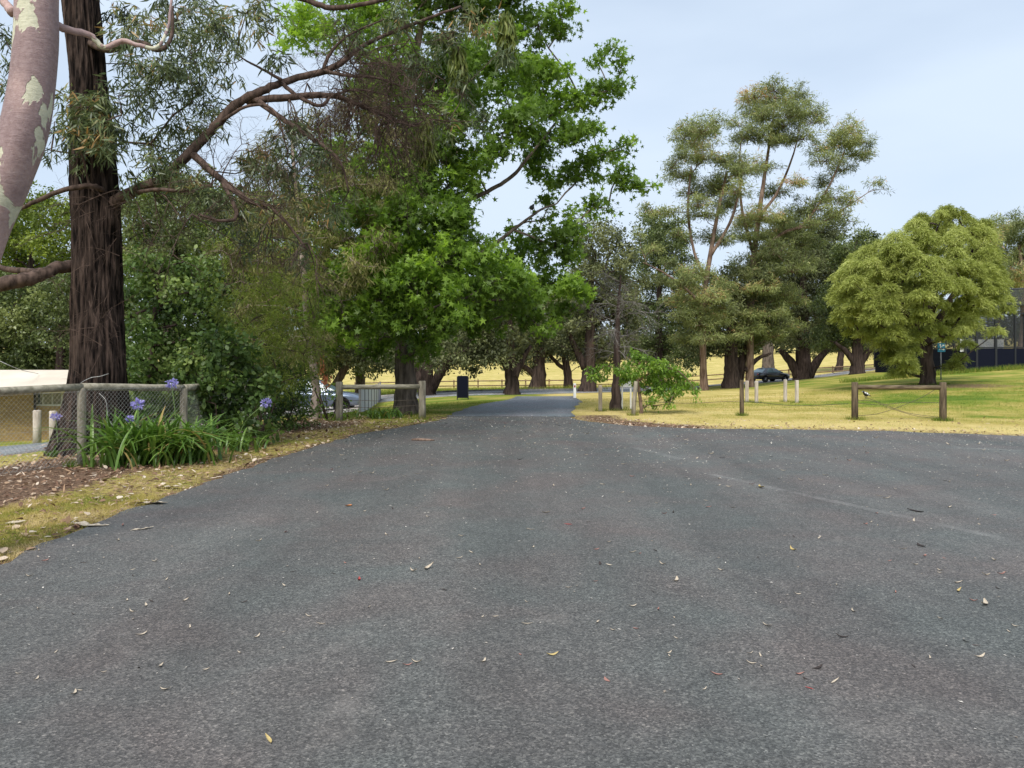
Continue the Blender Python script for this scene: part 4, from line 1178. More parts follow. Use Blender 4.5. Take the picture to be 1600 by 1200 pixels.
road_tree('tall dark tree behind the bare grey twigs', 1030, 606, 62, [(985, 560), (990, 400), (1020, 340), (1060, 345), (1085, 420), (1090, 560), (1040, 575)], 40, 76, .45, 0, mat=L['dark'], topy=380)
road_tree('dark roadside tree with thick black trunk left of the black sedan', 1143, 606, 54, [(1090, 540), (1100, 460), (1150, 420), (1200, 440), (1205, 510), (1185, 530), (1150, 545), (1105, 545)], 42, 77, .62, 0,
          limbs=[[(1152, 606, .6, .40), (1157, 575, .6, .36), (1164, 540, .6, .25)], [(1165, 580, 0, .2), (1185, 560, 0, .14), (1205, 552, 0, .08)]])
road_tree('grey trunk roadside tree standing behind the black sedan', 1200, 585, 92, [(1170, 515), (1160, 470), (1200, 430), (1250, 450), (1250, 515), (1215, 520)], 20, 78, .8, 0, bark=M['bark_grey'])
road_tree('spreading dark tree with low forked limbs right of the black sedan', 1255, 599, 71, [(1180, 515), (1185, 420), (1230, 350), (1290, 340), (1330, 400), (1330, 510), (1300, 530), (1255, 540), (1205, 525)], 60, 79, .85, 0,
          limbs=[[(1248, 590, 0, .5), (1235, 565, 0, .4), (1218, 545, 0, .25)], [(1262, 590, 0, .5), (1276, 565, 0, .4), (1296, 545, 0, .2)]], topy=420)
road_tree('dark flared trunk tree on the mound left of the pale green feathery tree', 1340, 584, 62, [(1280, 535), (1290, 450), (1310, 390), (1345, 368), (1390, 400), (1420, 470), (1400, 525), (1340, 530)], 48, 80, .55, 0,
          limbs=[[(1337, 570, 0, .3), (1325, 552, 0, .25), (1305, 535, 0, .12)], [(1343, 570, 0, .3), (1355, 552, 0, .25), (1375, 530, 0, .12)]], topy=430, mat=L['dark'])
road_tree('grey leaning trunk tree at the field fence behind the feathery tree', 1381, 576, 77, [(1350, 545), (1360, 480), (1410, 460), (1440, 500), (1420, 550), (1380, 555)], 18, 81, .55, 6, bark=M['bark_grey'])
road_tree('dark pine like tree peeping above the right lawn trees', 1310, 590, 98, [(1270, 540), (1290, 430), (1320, 400), (1350, 400), (1380, 540)], 26, 82, .5, 10, mat=L['dark'], topy=420)

# --- tall gums right of the driveway
TG = 'tall gums on the right lawn'
g1 = [(1060, 275, 24), (1075, 210, 22, 0), (1065, 200, 12, 0), (1095, 205, 22), (1120, 190, 14, 0), (1100, 245, 28), (1065, 245, 18), (1050, 262, 14, 0), (1140, 250, 22), (1150, 270, 26), (1175, 262, 22), (1115, 290, 26), (1080, 300, 20), (1045, 330, 14, 0), (1025, 335, 9, 0), (1100, 335, 24),
      (1140, 320, 24), (1070, 440, 22), (1095, 430, 20), (1075, 470, 26), (1110, 465, 22), (1060, 495, 20), (1095, 505, 24), (1125, 500, 16), (1080, 530, 16), (1120, 440, 16), (1010, 320, 8, 0), (1000, 370, 9, 0), (1020, 390, 14), (1030, 440, 12), (1130, 375, 18), (1060, 365, 14), (1085, 225, 22), (1110, 205, 16), (1120, 300, 22), (1090, 320, 18), (1085, 425, 16), (1050, 470, 14), (1085, 485, 24), (1115, 490, 20), (1065, 530, 14), (1105, 530, 18), (1130, 455, 20), (1130, 480, 16), (1040, 410, 12), (1150, 300, 18), (1110, 370, 18)]
outline_tree('tall_gum_tree', 'tall gum with brown lower trunk and separate olive leaf clumps, left of the pair', 1101, 50, [(1101, 611, .28), (1099, 575, .22), (1098, 520, .20), (1100, 470, .18), (1108, 410, .15), (1120, 340, .12), (1135, 270, .08)],
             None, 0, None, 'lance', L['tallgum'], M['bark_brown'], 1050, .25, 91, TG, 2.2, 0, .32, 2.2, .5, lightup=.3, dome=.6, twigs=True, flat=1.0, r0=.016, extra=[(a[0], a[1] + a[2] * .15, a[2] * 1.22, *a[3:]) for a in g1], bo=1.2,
             limbs=[[(1104, 440, 0, .11), (1085, 395, 0, .09), (1075, 330, .3, .09), (1080, 260, .3, .05)], [(1100, 480, 0, .12), (1070, 450, -.4, .09), (1035, 425, -.6, .06), (1005, 410, -.8, .03)],
                    [(1110, 400, 0, .13), (1140, 350, -.3, .1), (1155, 300, -.3, .07), (1160, 265, -.3, .04)]])
g2 = [(1205, 160, 26), (1180, 150, 20, 0), (1175, 175, 22), (1210, 140, 20, 0), (1240, 150, 20, 0), (1235, 180, 28), (1262, 175, 24), (1275, 190, 16, 0), (1155, 195, 14, 0), (1165, 215, 20), (1190, 210, 26), (1255, 215, 20), (1220, 220, 22), (1320, 205, 22, 0), (1345, 220, 16, 0), (1335, 240, 22), (1305, 225, 20), (1355, 245, 9, 0),
      (1290, 250, 20), (1275, 235, 14), (1315, 265, 18), (1285, 285, 16), (1300, 310, 22), (1330, 315, 14, 0), (1310, 335, 16), (1330, 345, 9, 0), (1280, 325, 14), (1365, 285, 9, 0), (1380, 295, 6, 0), (1240, 285, 16), (1210, 300, 20), (1250, 330, 22), (1190, 340, 26), (1220, 365, 28), (1170, 370, 24), (1255, 380, 26),
      (1195, 400, 28), (1235, 420, 28), (1160, 420, 24), (1185, 450, 26), (1220, 460, 24), (1150, 460, 20), (1205, 490, 22), (1170, 490, 20), (1265, 350, 16), (1200, 260, 16), (1225, 195, 22), (1190, 180, 22), (1210, 220, 16), (1320, 225, 20), (1225, 345, 18), (1180, 340, 18), (1210, 365, 22), (1165, 350, 20), (1240, 370, 20), (1250, 410, 24), (1215, 395, 24), (1180, 430, 24), (1145, 490, 22), (1175, 515, 20), (1205, 525, 18), (1150, 525, 16), (1235, 470, 22), (1240, 510, 16)]
outline_tree('tall_gum_tree', 'tallest gum with several rising limbs and rounded leaf clumps, right of the pair', 1172, 54, [(1172, 604, .28), (1172, 560, .25), (1173, 480, .23), (1178, 400, .20), (1188, 320, .15), (1200, 240, .10), (1210, 170, .05)],
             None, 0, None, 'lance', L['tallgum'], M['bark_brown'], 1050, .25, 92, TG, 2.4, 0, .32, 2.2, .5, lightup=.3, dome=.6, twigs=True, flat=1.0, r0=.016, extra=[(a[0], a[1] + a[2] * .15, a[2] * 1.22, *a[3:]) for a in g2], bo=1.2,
             limbs=[[(1176, 420, 0, .15), (1215, 370, 0, .12), (1255, 350, 0, .10), (1285, 310, 0, .08), (1310, 260, 0, .06), (1325, 220, 0, .03)], [(1240, 358, 0, .1), (1280, 350, 0, .08), (1320, 325, 0, .05), (1365, 295, 0, .02)],
                    [(1185, 340, 0, .14), (1215, 300, .3, .1), (1240, 240, .3, .06), (1250, 190, .3, .03)], [(1178, 400, 0, .13), (1160, 330, -.3, .1), (1155, 260, -.3, .06), (1160, 205, -.3, .03)]])

# --- feathery pale green tree on the right lawn
def feathery():
    Y = 35.0
    b = base(1450, Y)
    T = Tree('feathery_wattle_tree', 'rounded pale green feathery tree with dark trunk on the right mound', 'tree', b, seed=101)
    T.limb([(b[0], Y, b[2] - .2, .34), row4(1449, 570, Y, .28), row4(1447, 535, Y, .24), row4(1446, 500, Y, .22), row4(1450, 450, Y, .14)], 12, 5, .07, flare=.3)
    for lm in ([(1448, 540, 0, .2), (1425, 500, -.5, .15), (1395, 465, -.8, .11), (1360, 430, -1, .06)], [(1448, 530, 0, .18), (1475, 485, -.3, .13), (1500, 440, -.4, .1), (1520, 390, -.4, .05)],
               [(1446, 500, 0, .14), (1440, 440, .3, .1), (1455, 380, .3, .06), (1470, 345, .3, .03)], [(1447, 520, 0, .12), (1465, 470, -1, .09), (1490, 450, -1.5, .05)], [(1446, 510, 0, .12), (1430, 470, -1.2, .09), (1410, 440, -1.8, .05)]):
        T.limb([row4(px, py, Y + dy, rad) for px, py, dy, rad in lm], 8, 5, .05)
    out = [(1308, 440), (1325, 420), (1345, 400), (1380, 382), (1420, 360), (1440, 342), (1480, 330), (1515, 335), (1540, 350), (1558, 390), (1562, 430), (1556, 465), (1545, 500), (1512, 520), (1495, 530), (1475, 525), (1440, 540), (1410, 590), (1395, 570), (1380, 540), (1340, 530), (1310, 510), (1302, 475)]
    rows = poly_clusters(T.r, out, 210, 10, 22, .62)
    rows += [(1440, 520, 15, -3), (1462, 515, 15, -3), (1425, 530, 14, -3), (1478, 528, 12, -2), (1400, 585, 12, -2), (1420, 575, 13, -2.5), (1412, 560, 14, -3), (1425, 548, 13, -3), (1490, 572, 13, -1), (1500, 560, 13, 1), (1510, 540, 14, 1), (1390, 555, 14, -2), (1570, 470, 13, -1), (1575, 485, 10, -1), (1545, 490, 13, -2), (1555, 520, 12, -1), (1355, 392, 9, 0), (1440, 340, 10, 0), (1425, 352, 9, 0), (1475, 330, 12, 0), (1310, 470, 12, 0)]
    r = T.r
    Cs, As, Ts = [], [], []
    cl = []
    for row in rows:
        px, py, R = row[:3]
        if abs(px - 1450) < 22 and py > 526: continue
        ex = 1 - min(1, (((px - 1440) / 145) ** 2 + ((py - 455) / 130) ** 2))
        dy = row[3] if len(row) > 3 else ((1 if py > 505 and abs(px - 1450) < 45 else r.choice([-1, -1, 1])) * 4.6 * math.sqrt(max(.02, ex)) * r.uniform(.55, 1))
        cl.append((*P(px, py, Y + dy), R / F * Y))
    for (x, y, z, R) in cl:
        c = A(x, y, z)
        # a dome of drooping fronds: each frond arches out and down from the dome's top
        nf = int(85 * (R / .6) ** 1.6) + 14
        az = r.uniform(0, 2 * math.pi, nf); ln = R * r.uniform(.5, 1.35, nf)
        tt = r.normal(0, .17) + r.normal(0, .1, nf)
        for k in range(nf):
            m = 20
            t = np.sort(r.random(m)) ** .8
            q = np.c_[np.cos(az[k]) * ln[k] * t, np.sin(az[k]) * ln[k] * t, R * (.40 - .62 * t ** 2.4 * (ln[k] / R)) + r.normal(0, .16 * R)]
            dv = np.c_[np.full(m, math.cos(az[k])), np.full(m, math.sin(az[k])), -1.1 * t]
            Cs.append(c + q + r.normal(0, .035, (m, 3))); As.append(nrm(dv) + r.normal(0, .45, (m, 3)))
            Ts.append(.46 + tt[k] + .12 * (.5 - t) + r.normal(0, .12, m))
    for c in sorted(cl, key=lambda q: np.linalg.norm(A(*q[:3]) - P(1447, 500, Y))): T.reach(A(*c[:3]), .15, .08)
    T.grow_wood(.014, .45)
    C = np.concatenate(Cs)
    leaves('crown', C, np.concatenate(As), .15 * r.uniform(.6, 1.3, len(C)), np.concatenate(Ts), 'lance', L['wattle'], T.t, r)
    T.finish(M['bark_black'])
feathery()
outline_tree('background_gum_tree', 'sparse gum showing behind the feathery tree at the right edge', 1590, 72, [(1600, 585, .4), (1600, 520, .35), (1598, 440, .25), (1592, 380, .12)],
             [(1530, 400), (1540, 345), (1580, 335), (1640, 345), (1700, 400), (1700, 470), (1560, 470)], 36, (14, 24), 'lance', L['tallgum'], M['bark_brown'], 620, .36, 111, None, 3, 1, .45, 2.2, .5, r0=.03, flat=.75)
outline_tree('background_gum_tree', 'olive gum crown beyond the dark cage, outermost on the right', 1720, 80, [(1720, 580, .4), (1720, 500, .35), (1720, 420, .2)],
             [(1600, 470), (1640, 380), (1720, 330), (1820, 380), (1830, 500), (1650, 500)], 30, (20, 30), 'lance', L['tallgum'], M['bark_brown'], 520, .36, 112, None, 3, 1, .45, 2.2, .5, r0=.03, flat=.75)

# --- bare twiggy small tree and the leaning green one
def bare_tree():
    Y = 24.2
    b = base(963, Y)
    T = Tree('bare_tree', 'thin dark trunked tree with leafless grey twigs on the right lawn edge', 'tree', b, seed=121)
    T2 = MB(); W = T.wood; T.wood = T2
    q = T.limb([(b[0], Y, b[2] - .1, .17), row4(963, 610, Y, .125), row4(964, 570, Y, .11), row4(965, 520, Y, .085), row4(967, 470, Y, .05), row4(970, 430, Y, .025)], 10, 5, .07, flare=.5)
    T.wood = W
    r = T.r
    for py in np.linspace(560, 440, 22):
        a = r.uniform(0, 6.28)
        d = A(math.cos(a), math.sin(a), r.uniform(.1, .8))
        twig_spray(T, P(964 + (560 - py) * .03, py, Y), d, r.uniform(.55, 1.0), .016, 3, r, .6, .5)
    T.finish(M['twig_pale'], 'branches')
    T2.build('trunk', M['bark_black'], T.t)
bare_tree()
def leaning_tree():
    Y = 22.8
    b = base(1003, Y)
    T = Tree('sapling_tree', 'low bright green sapling with drooping branches spreading right over the lawn', 'tree', b, seed=122)
    T.limb([(b[0], Y, b[2] - .1, .06), row4(1000, 620, Y, .05), row4(996, 590, Y, .045), row4(1000, 565, Y, .03)], 8, 5)
    T.limb([row4(997, 595, Y, .03), row4(1030, 575, Y - .2, .025), row4(1060, 580, Y - .3, .018), row4(1085, 605, Y - .4, .01)], 6, 4)
    rows = [(995, 555, 12), (1010, 565, 14), (985, 570, 11), (970, 575, 11), (950, 572, 9), (930, 575, 9), (925, 590, 8), (940, 590, 9), (1025, 580, 14), (1040, 590, 14), (1055, 580, 12), (1060, 598, 12), (1045, 605, 10), (1075, 600, 9), (1083, 608, 7), (1088, 622, 4), (1030, 600, 12), (1015, 590, 12), (1000, 580, 12), (975, 592, 10),
            (1010, 608, 9), (1018, 622, 8), (1022, 634, 5), (1008, 634, 4), (1050, 622, 8), (1046, 632, 6), (1025, 570, 14), (1045, 578, 14), (1065, 588, 13), (1035, 608, 13), (1055, 612, 11), (1000, 595, 13), (985, 585, 12), (1070, 600, 11), (1030, 615, 6), (1066, 612, 6)]
    cl = cl_px(rows, Y, T.r, .7)
    for c in cl: T.reach(A(*c[:3]), .2)
    T.grow_wood(.007, .4)
    crown(T, cl, 'oval', L['fresh'], 3600, .10, sub_r=.11, subs=2.0, droop=.9, tw_r=.003, outw=.3)
    T.finish(M['bark_brown'])
leaning_tree()

def treeline():
    r = np.random.default_rng(77)
    Cs, Ts = [], []
    for px in np.arange(380, 1900, 9):
        Y = 225 + r.uniform(-8, 10)
        hgt = 9 + 5 * noise.noise((px * .02, 0, 0)) + r.uniform(-1, 2)
        x = (px - 800) / F * Y
        z0 = Hs(x, Y)
        n = 260
        d = rand_unit(r, n)
        Cs.append(A(x, Y, z0 + hgt * .5) + d * (r.random((n, 1)) ** .5) * A(3.2, 3.2, hgt * .55))
        Ts.append(np.full(n, .45 + r.normal(0, .15)) + r.normal(0, .1, n))
    C = np.concatenate(Cs)
    o = leaves('far_treeline', C, rand_unit(r, len(C)), r.uniform(.7, 1.4, len(C)), np.concatenate(Ts), 'oval', L['far'], None, r)
    tag(o, 'far treeline along the top edge of the dry yellow field', 'treeline', kind='stuff')
treeline()

# ---------------------------------------------------------------- agapanthus
def agapanthus(px, Y, n, ln, label, heads=(), spreadx=.3, spready=.22, seed=1):
    b = base(px, Y)
    t = thing('agapanthus_plant', label, 'agapanthus', tuple(b), 0, 'strap leaved plants along the left fence')
    r = np.random.default_rng(seed)
    V, T, loops, st, ct = [], [], [], [], []
    k = 6
    for i in range(n):
        a = r.uniform(0, 6.283); l_ = ln * r.uniform(.6, 1.15)
        o = b + A(r.normal(0, spreadx), r.normal(0, spready), 0)
        o[2] = Hs(o[0], o[1])
        lean = r.uniform(.35, 1.3); w = r.uniform(.017, .029)
        d = A(math.cos(a), math.sin(a), 0); sd_ = A(-math.sin(a), math.cos(a), 0)
        base_i = len(V)
        tv = .25 + .5 * r.random() + r.normal(0, .1)
        if r.random() < .05: tv = 1.0
        for j in range(k + 1):
            u = j / k
            h = l_ * (u * .95 - lean * .55 * u ** 2.6)
            out = l_ * (.25 * u + .62 * lean * u * u)
            p = o + d * out + A(0, 0, max(h, .015 if j else 0))
            ww = w * (1 - .85 * u ** 3) * (.7 + .6 * u if u < .5 else 1)
            V += [p - sd_ * ww + A(0, 0, ww * .5), p, p + sd_ * ww + A(0, 0, ww * .5)]
            T += [tv + .12 * u] * 3
        for j in range(k):
            q = base_i + j * 3
            for e in (0, 1):
                st.append(len(loops)); ct.append(4)
                loops += [q + e, q + e + 1, q + e + 4, q + e + 3]
    me = raw_mesh('strap_leaves', np.array(V), loops, st, ct, np.clip(T, 0, 1), True)
    link('strap_leaves', me, L['strap'], t)
    for (hx, hy, R) in heads:
        c = P(hx, hy, Y)
        s = MB()
        s.tube(catmull([b + A(.02, 0, 0), (b + c) / 2 + A((c[0] - b[0]) * -.15, 0, .08), c], 4), .007, 5)
        so = s.build('flower_stalk', M['stalk'], t)
        n2 = 120
        d = rand_unit(r, n2)
        C = c + d * R * r.uniform(.35, 1.0, (n2, 1)) * A(1, 1, .85)
        fh = leaves('flower_head', C, d + r.normal(0, .35, (n2, 3)), r.uniform(.028, .045, n2) * R / .075, r.normal(.5, .22, n2), 'wide', L['purple'], None, r)
        fh.parent = so
        fh.location = (0, 0, 0)
M['stalk'] = plain('green stalk', (.13, .20, .06), .5)
agapanthus(218, 11.75, 270, 1.10, 'large clump of arching strap leaves right of the near fence post', [(215, 632, .085), (203, 655, .06)], .28, .25, 1)
agapanthus(278, 12.0, 250, 1.02, 'clump of strap leaves with a violet flower above the rail, before the glossy shrub', [(268, 599, .075)], .28, .22, 2)
agapanthus(365, 13.5, 60, .58, 'clump of strap leaves under the glossy shrub with one violet flower leaning right', [(416, 629, .085)], .3, .22, 3)
agapanthus(600, 21.0, 100, .42, 'small dark clump of strap leaves under the left log barrier', [], .3, .2, 4)
agapanthus(90, 12.9, 12, .26, 'tiny tuft of strap leaves with a violet flower behind the mesh at the big trunk', [(87, 651, .07)], .08, .08, 5)

# ---------------------------------------------------------------- mesh fence, barriers, posts
def log(b, p, q, r0, r1=None, sides=14, seed=0, sag=0):
    p, q = np.asarray(p, float), np.asarray(q, float)
    n = 9
    t = np.linspace(0, 1, n)[:, None]
    pts = p + (q - p) * t + A(0, 0, -sag) * (4 * t * (1 - t))
    rr = np.random.default_rng(seed)
    pts += rr.normal(0, .002, pts.shape)
    b.tube(pts, np.linspace(r0, r1 or r0, n), sides, True, .02, True, seed)
    return b
def post(name, x, y, h, rad, mat, parent, seed=0, z=None, lean=0):
    z = Hs(x, y) if z is None else z
    b = MB()
    pts = [(x, y, z - .25), (x + lean * .3, y, z + h * .33), (x + lean * .66, y, z + h * .66), (x + lean * .98, y, z + h - .012), (x + lean, y, z + h)]
    b.tube(pts, [rad * 1.03, rad * 1.02, rad, rad * .99, rad * .90], 14, True, .018, True, seed)
    return b.build(name, mat, parent)

def wire(b, pts, rad=.002, sides=4):
    b.tube(catmull(pts, 5) if len(pts) > 2 else pts, rad, sides, True)

def mesh_panel(name, p, q, h0, h1, mat, parent, sp=.062, rw=.0016):
    """chain-link diamonds between two ground points, built wire by wire"""
    p, q = np.asarray(p, float), np.asarray(q, float)
    Ln = np.linalg.norm(q[:2] - p[:2]); Hh = h1 - h0
    ux = (q - p) / Ln
    b = MB()
    sl = 1.15
    for sgn in (1, -1):
        s = -Hh / sl if sgn > 0 else 0
        while s < Ln + (0 if sgn > 0 else Hh / sl):
            # line: along = s + sgn * z / sl
            z0, z1 = 0.0, Hh
            a0, a1 = s, s + sgn * Hh / sl
            def clip(a, z, a2, z2):
                pts = []
                for lim in (0.0, Ln):
                    pass
                t0, t1 = 0.0, 1.0
                da = a2 - a
                if abs(da) > 1e-9:
                    ta, tb = (0 - a) / da, (Ln - a) / da
                    if ta > tb: ta, tb = tb, ta
                    t0, t1 = max(t0, ta), min(t1, tb)
                if t0 >= t1: return None
                return (a + da * t0, z + (z2 - z) * t0), (a + da * t1, z + (z2 - z) * t1)
            c = clip(a0, z0, a1, z1)
            if c:
                A0 = p + ux * c[0][0] + A(0, 0, h0 + c[0][1]); A1 = p + ux * c[1][0] + A(0, 0, h0 + c[1][1])
                off = A(-ux[1], ux[0], 0) * .002 * sgn
                b.tube([A0 + off, A1 + off], rw, 3, False)
            s += sp
    for hz in (h0 + .02, h0 + Hh * .5, h1 - .02):
        b.tube([p + A(0, 0, hz), q + A(0, 0, hz)], .002, 4, False)
    return b.build(name, mat, parent)

def left_fence():
    pts = [(-8.3, 8.6), (-6.5, 11.6), (-5.6, 13.1), (-5.85, 17.0)]
    g = [A(x, y, Hs(x, y)) for x, y in pts]
    t = thing('log_rail_fence', 'weathered log rail fence with chain link mesh at the left of the lot', 'fence', tuple(g[1]))
    hs = [1.22, 1.24, 1.17, 1.13]
    for k, (p, h) in enumerate(zip(g, hs)):
        post('post', p[0], p[1], h - (.06 if k else 0), .062, M['timber'], t, k)
    for k in range(3):
        b = MB()
        log(b, g[k] + A(0, 0, hs[k] - .05) , g[k + 1] + A(0, 0, hs[k + 1] - .05), .058, .055, 14, k, .0)
        b.build('rail', M['timber_h'], t)
    for k in range(3):
        off = A(.03, -.07, 0)
        mesh_panel('chain_link', g[k] + off, g[k + 1] + off, .03, hs[k] - .08, M['galv'], t)
    b = MB()     # loose tie wire looping off the near post
    a = g[1] + A(.0, -.07, 1.2)
    wire(b, [a, a + A(.05, -.02, .06), a + A(.18, 0, .13), a + A(.3, .03, .15), a + A(.42, .05, .19)], .004)
    wire(b, [a + A(.3, 0, -.1), a + A(.42, -.03, -.22), a + A(.45, -.03, -.45), a + A(.52, -.02, -.6)], .004)
    b.build('tie_wire', M['galv'], t)
left_fence()

def barrier(name, label, p0, p1, h, rad, rr, mat, math_, raildrop, wires, rail_ext=0):
    g0, g1 = A(p0[0], p0[1], Hs(*p0)), A(p1[0], p1[1], Hs(*p1))
    t = thing(name, label, 'barrier', tuple(g0), 0, 'log barriers at the lot edge')
    post('post', *p0, h, rad, mat, t, 3)
    post('post', *p1, h + .01, rad, mat, t, 4)
    d = (g1 - g0) / np.linalg.norm(g1 - g0)
    b = MB()
    log(b, g0 + d * rad * .6 + A(0, 0, h - raildrop), g1 - d * rad * .6 + A(0, 0, h - raildrop + .0), rr, rr, 14, 5)
    b.build('rail', math_, t)
    for w in wires:
        b = MB()
        wire(b, [g0 + (g1 - g0) * u + A(0, -.01, z) for u, z in w], .006)
        b.build('wire', M['wire_dark'], t)
    return t
barrier('log_barrier', 'greenish weathered log barrier between the papery trunk and the thick grey trunk', (-4.53, 20.15), (-2.42, 20.7), 1.02, .095, .065, M['timber'], M['timber_h'], .14,
        [[(0, .55), (.3, .52), (.6, .5), (1, .52)], [(0, .36), (.4, .33), (1, .37)]])
barrier('log_barrier', 'dark timber goal shaped barrier with tangled wires on the right lawn', (9.15, 20.5), (11.28, 20.1), 1.0, .085, .06, M['timber_dark'], M['timber_dark_h'], .13,
        [[(0, .10), (.25, .16), (.5, .35), (.75, .6), (.93, .85)], [(0, .52), (.2, .50), (.4, .32), (.7, .12), (1, .06)], [(0, .45), (.3, .40), (.6, .48), (1, .47)], [(.1, .62), (.3, .45), (.6, .2), (1, .08)]])

PALE = 'pale timber posts on the right lawn'
def single(name, label, px, Y, h, rad, mat, group=None, lean=0, cat='post'):
    x, y, z = base(px, Y)
    b = MB()
    b.tube([(x, y, z - .2), (x + lean * .5, y, z + h * .5), (x + lean * .97, y, z + h - .02), (x + lean, y, z + h)], [rad * 1.04, rad, rad, rad * .86], 14, True, .02, True, int(px))
    return tag(b.build(name, mat), label, cat, group)
def square_post(name, label, px, Y, h, w, mat, group=None):
    x, y, z = base(px, Y)
    b = MB(); b.box((x, y, z + h / 2 - .1), (w, w, h + .2), .2, bev=.012)
    return tag(b.build(name, mat), label, 'post', group)
square_post('timber_post', 'pale grey post just left of the bare trunk', 938, 23.8, .80, .10, M['timber_pale'], PALE)
square_post('timber_post', 'pale post right behind the round brown post', 1167, 30, .84, .11, M['timber_pale'], PALE)
square_post('timber_post', 'second pale post right of the round brown post', 1182, 29.3, .84, .11, M['timber_pale'], PALE)
square_post('timber_post', 'pale post in front of the black sedan front wheel', 1227, 30, .88, .11, M['timber_pale'], PALE)
square_post('timber_post', 'rightmost pale post, past the black sedan', 1245, 29.3, .86, .11, M['timber_pale'], PALE)

def wire_fence():
    g0, g1, g2 = base(989, 22.0), base(1159, 21.9), A(9.0, 20.55, Hs(9.0, 20.55))
    t = thing('wire_fence', 'two round brown posts with a slack wire along the right lawn edge', 'fence', tuple(g0))
    post('post', g0[0], g0[1], .98, .06, M['timber'], t, 11, None, .09)
    post('post', g1[0], g1[1], 1.02, .06, M['timber_dark'], t, 12)
    for z in (.42, .40):
        b = MB()
        wire(b, [g0 + A(.05, -.06, z), (g0 + g1) / 2 + A(0, -.06, z - .06), g1 + A(0, -.06, z), (g1 + g2) / 2 + A(0, 0, z - .09), g2 + A(0, 0, z)], .006)
        b.build('wire', M['wire_dark'], t)
        break
wire_fence()

def bollard():
    g = base(898, 37)
    t = thing('marker_post', 'slim white marker post at the right corner of the driveway mouth', 'marker post', tuple(g))
    b = MB(); b.box(g + A(0, 0, .35), (.13, .06, .75), .1, bev=.01); b.build('post', M['white_paint'], t)
    b = MB(); b.box(g + A(0, -.034, .58), (.07, .008, .1), .1); b.build('reflector', M['red_lens'], t)
bollard()

def white_sign():
    g0, g1 = base(972, 24.9), base(985.5, 24.9)
    t = thing('white_frame_sign', 'white two legged sign frame right behind the bare trunk', 'sign', tuple(g0))
    for g in (g0, g1):
        b = MB(); b.box(g + A(0, 0, .47), (.05, .05, 1.06), bev=.006); b.build('leg', M['white_paint'], t)
    b = MB(); b.box((g0 + g1) / 2 + A(0, -.035, .86), (.33, .02, .30), bev=.004); b.build('panel', M['board_pale'], t)
white_sign()

def navy_sign():
    Y = 38.0
    g = base(723, Y)
    t = thing('signboard', 'tall navy blank signboard standing on the left lawn before the road', 'sign', tuple(g), 0)
    w, h = .58, 1.12
    b = MB(); b.box(g + A(0, 0, h / 2 + .06), (w - .06, .05, h - .05), bev=.004); b.build('panel', M['navy'], t)
    for s in (-1, 1):
        b = MB(); b.box(g + A(s * (w / 2 - .02), 0, h / 2), (.045, .07, h + .06), bev=.006); b.build('leg', M['black'], t)
    b = MB(); b.box(g + A(0, 0, h + .045), (w - .09, .065, .035), bev=.004); b.build('top_rail', M['black'], t)
navy_sign()

def field_fence():
    line = [(-60, 78), (-36, 82), (-7, 85.5), (6, 87.5), (15, 89), (24, 91.5), (36, 93), (45, 92.5), (60, 96)]
    c = np.array(line); s = np.r_[0, np.cumsum(np.hypot(*np.diff(c, axis=0).T))]
    n = int(s[-1] / 2.6)
    u = np.linspace(0, s[-1], n)
    X, Y = np.interp(u, s, c[:, 0]), np.interp(u, s, c[:, 1])
    Z = H(X, Y)
    k0 = n // 2
    t = thing('post_and_rail_fence', 'long brown post and rail fence along the near edge of the yellow field', 'fence', (X[k0], Y[k0], Z[k0]))
    for i in range(n):
        px = X[i] / Y[i] * F + 800
        if not 520 < px < 1480: continue
        b = MB(); b.box((X[i], Y[i], Z[i] + .42), (.15, .11, 1.16), .1, bev=.01); b.build('post', M['timber_brown'], t)
        if i < n - 1:
            for hz in (.34, .86):
                b = MB()
                b.tube([(X[i], Y[i] - .09, Z[i] + hz), (X[i + 1], Y[i + 1] - .09, Z[i + 1] + hz)], .065, 4, True, 0, False)
                b.build('rail', M['timber_brown'], t)
field_fence()

def panel_fence():
    p, q = A(-5.35, 27.0), A(-7.55, 44.0)
    n = 8
    g = base(565, 27)
    t = thing('panel_fence', 'low pale panelled fence with grey posts running away beside the silver car', 'fence', tuple(g))
    P_ = [p + (q - p) * k / (n - 1) for k in range(n)]
    for k, w in enumerate(P_):
        z = Hs(*w)
        b = MB(); b.box((w[0], w[1], z + .48), (.08, .08, 1.1), .1, bev=.008); b.build('post', M['post_grey'], t)
        if k < n - 1:
            w2 = P_[k + 1]; z2 = Hs(*w2)
            d = (w2 - w) / np.linalg.norm(w2 - w)
            a, e = w + d * .05, w2 - d * .05
            m = MB()
            th = A(-d[1], d[0]) * .015
            V = []
            for (pt, zz) in ((a, z), (e, z2)):
                for s in (-1, 1):
                    for hh in (.06, .92): V.append((pt[0] + s * th[0], pt[1] + s * th[1], zz + hh))
            m.add(V, [[0, 1, 3, 2], [4, 6, 7, 5], [0, 4, 5, 1], [2, 3, 7, 6], [1, 5, 7, 3], [0, 2, 6, 4]])
            m.build('panel', M['panel_pale'], t)
panel_fence()

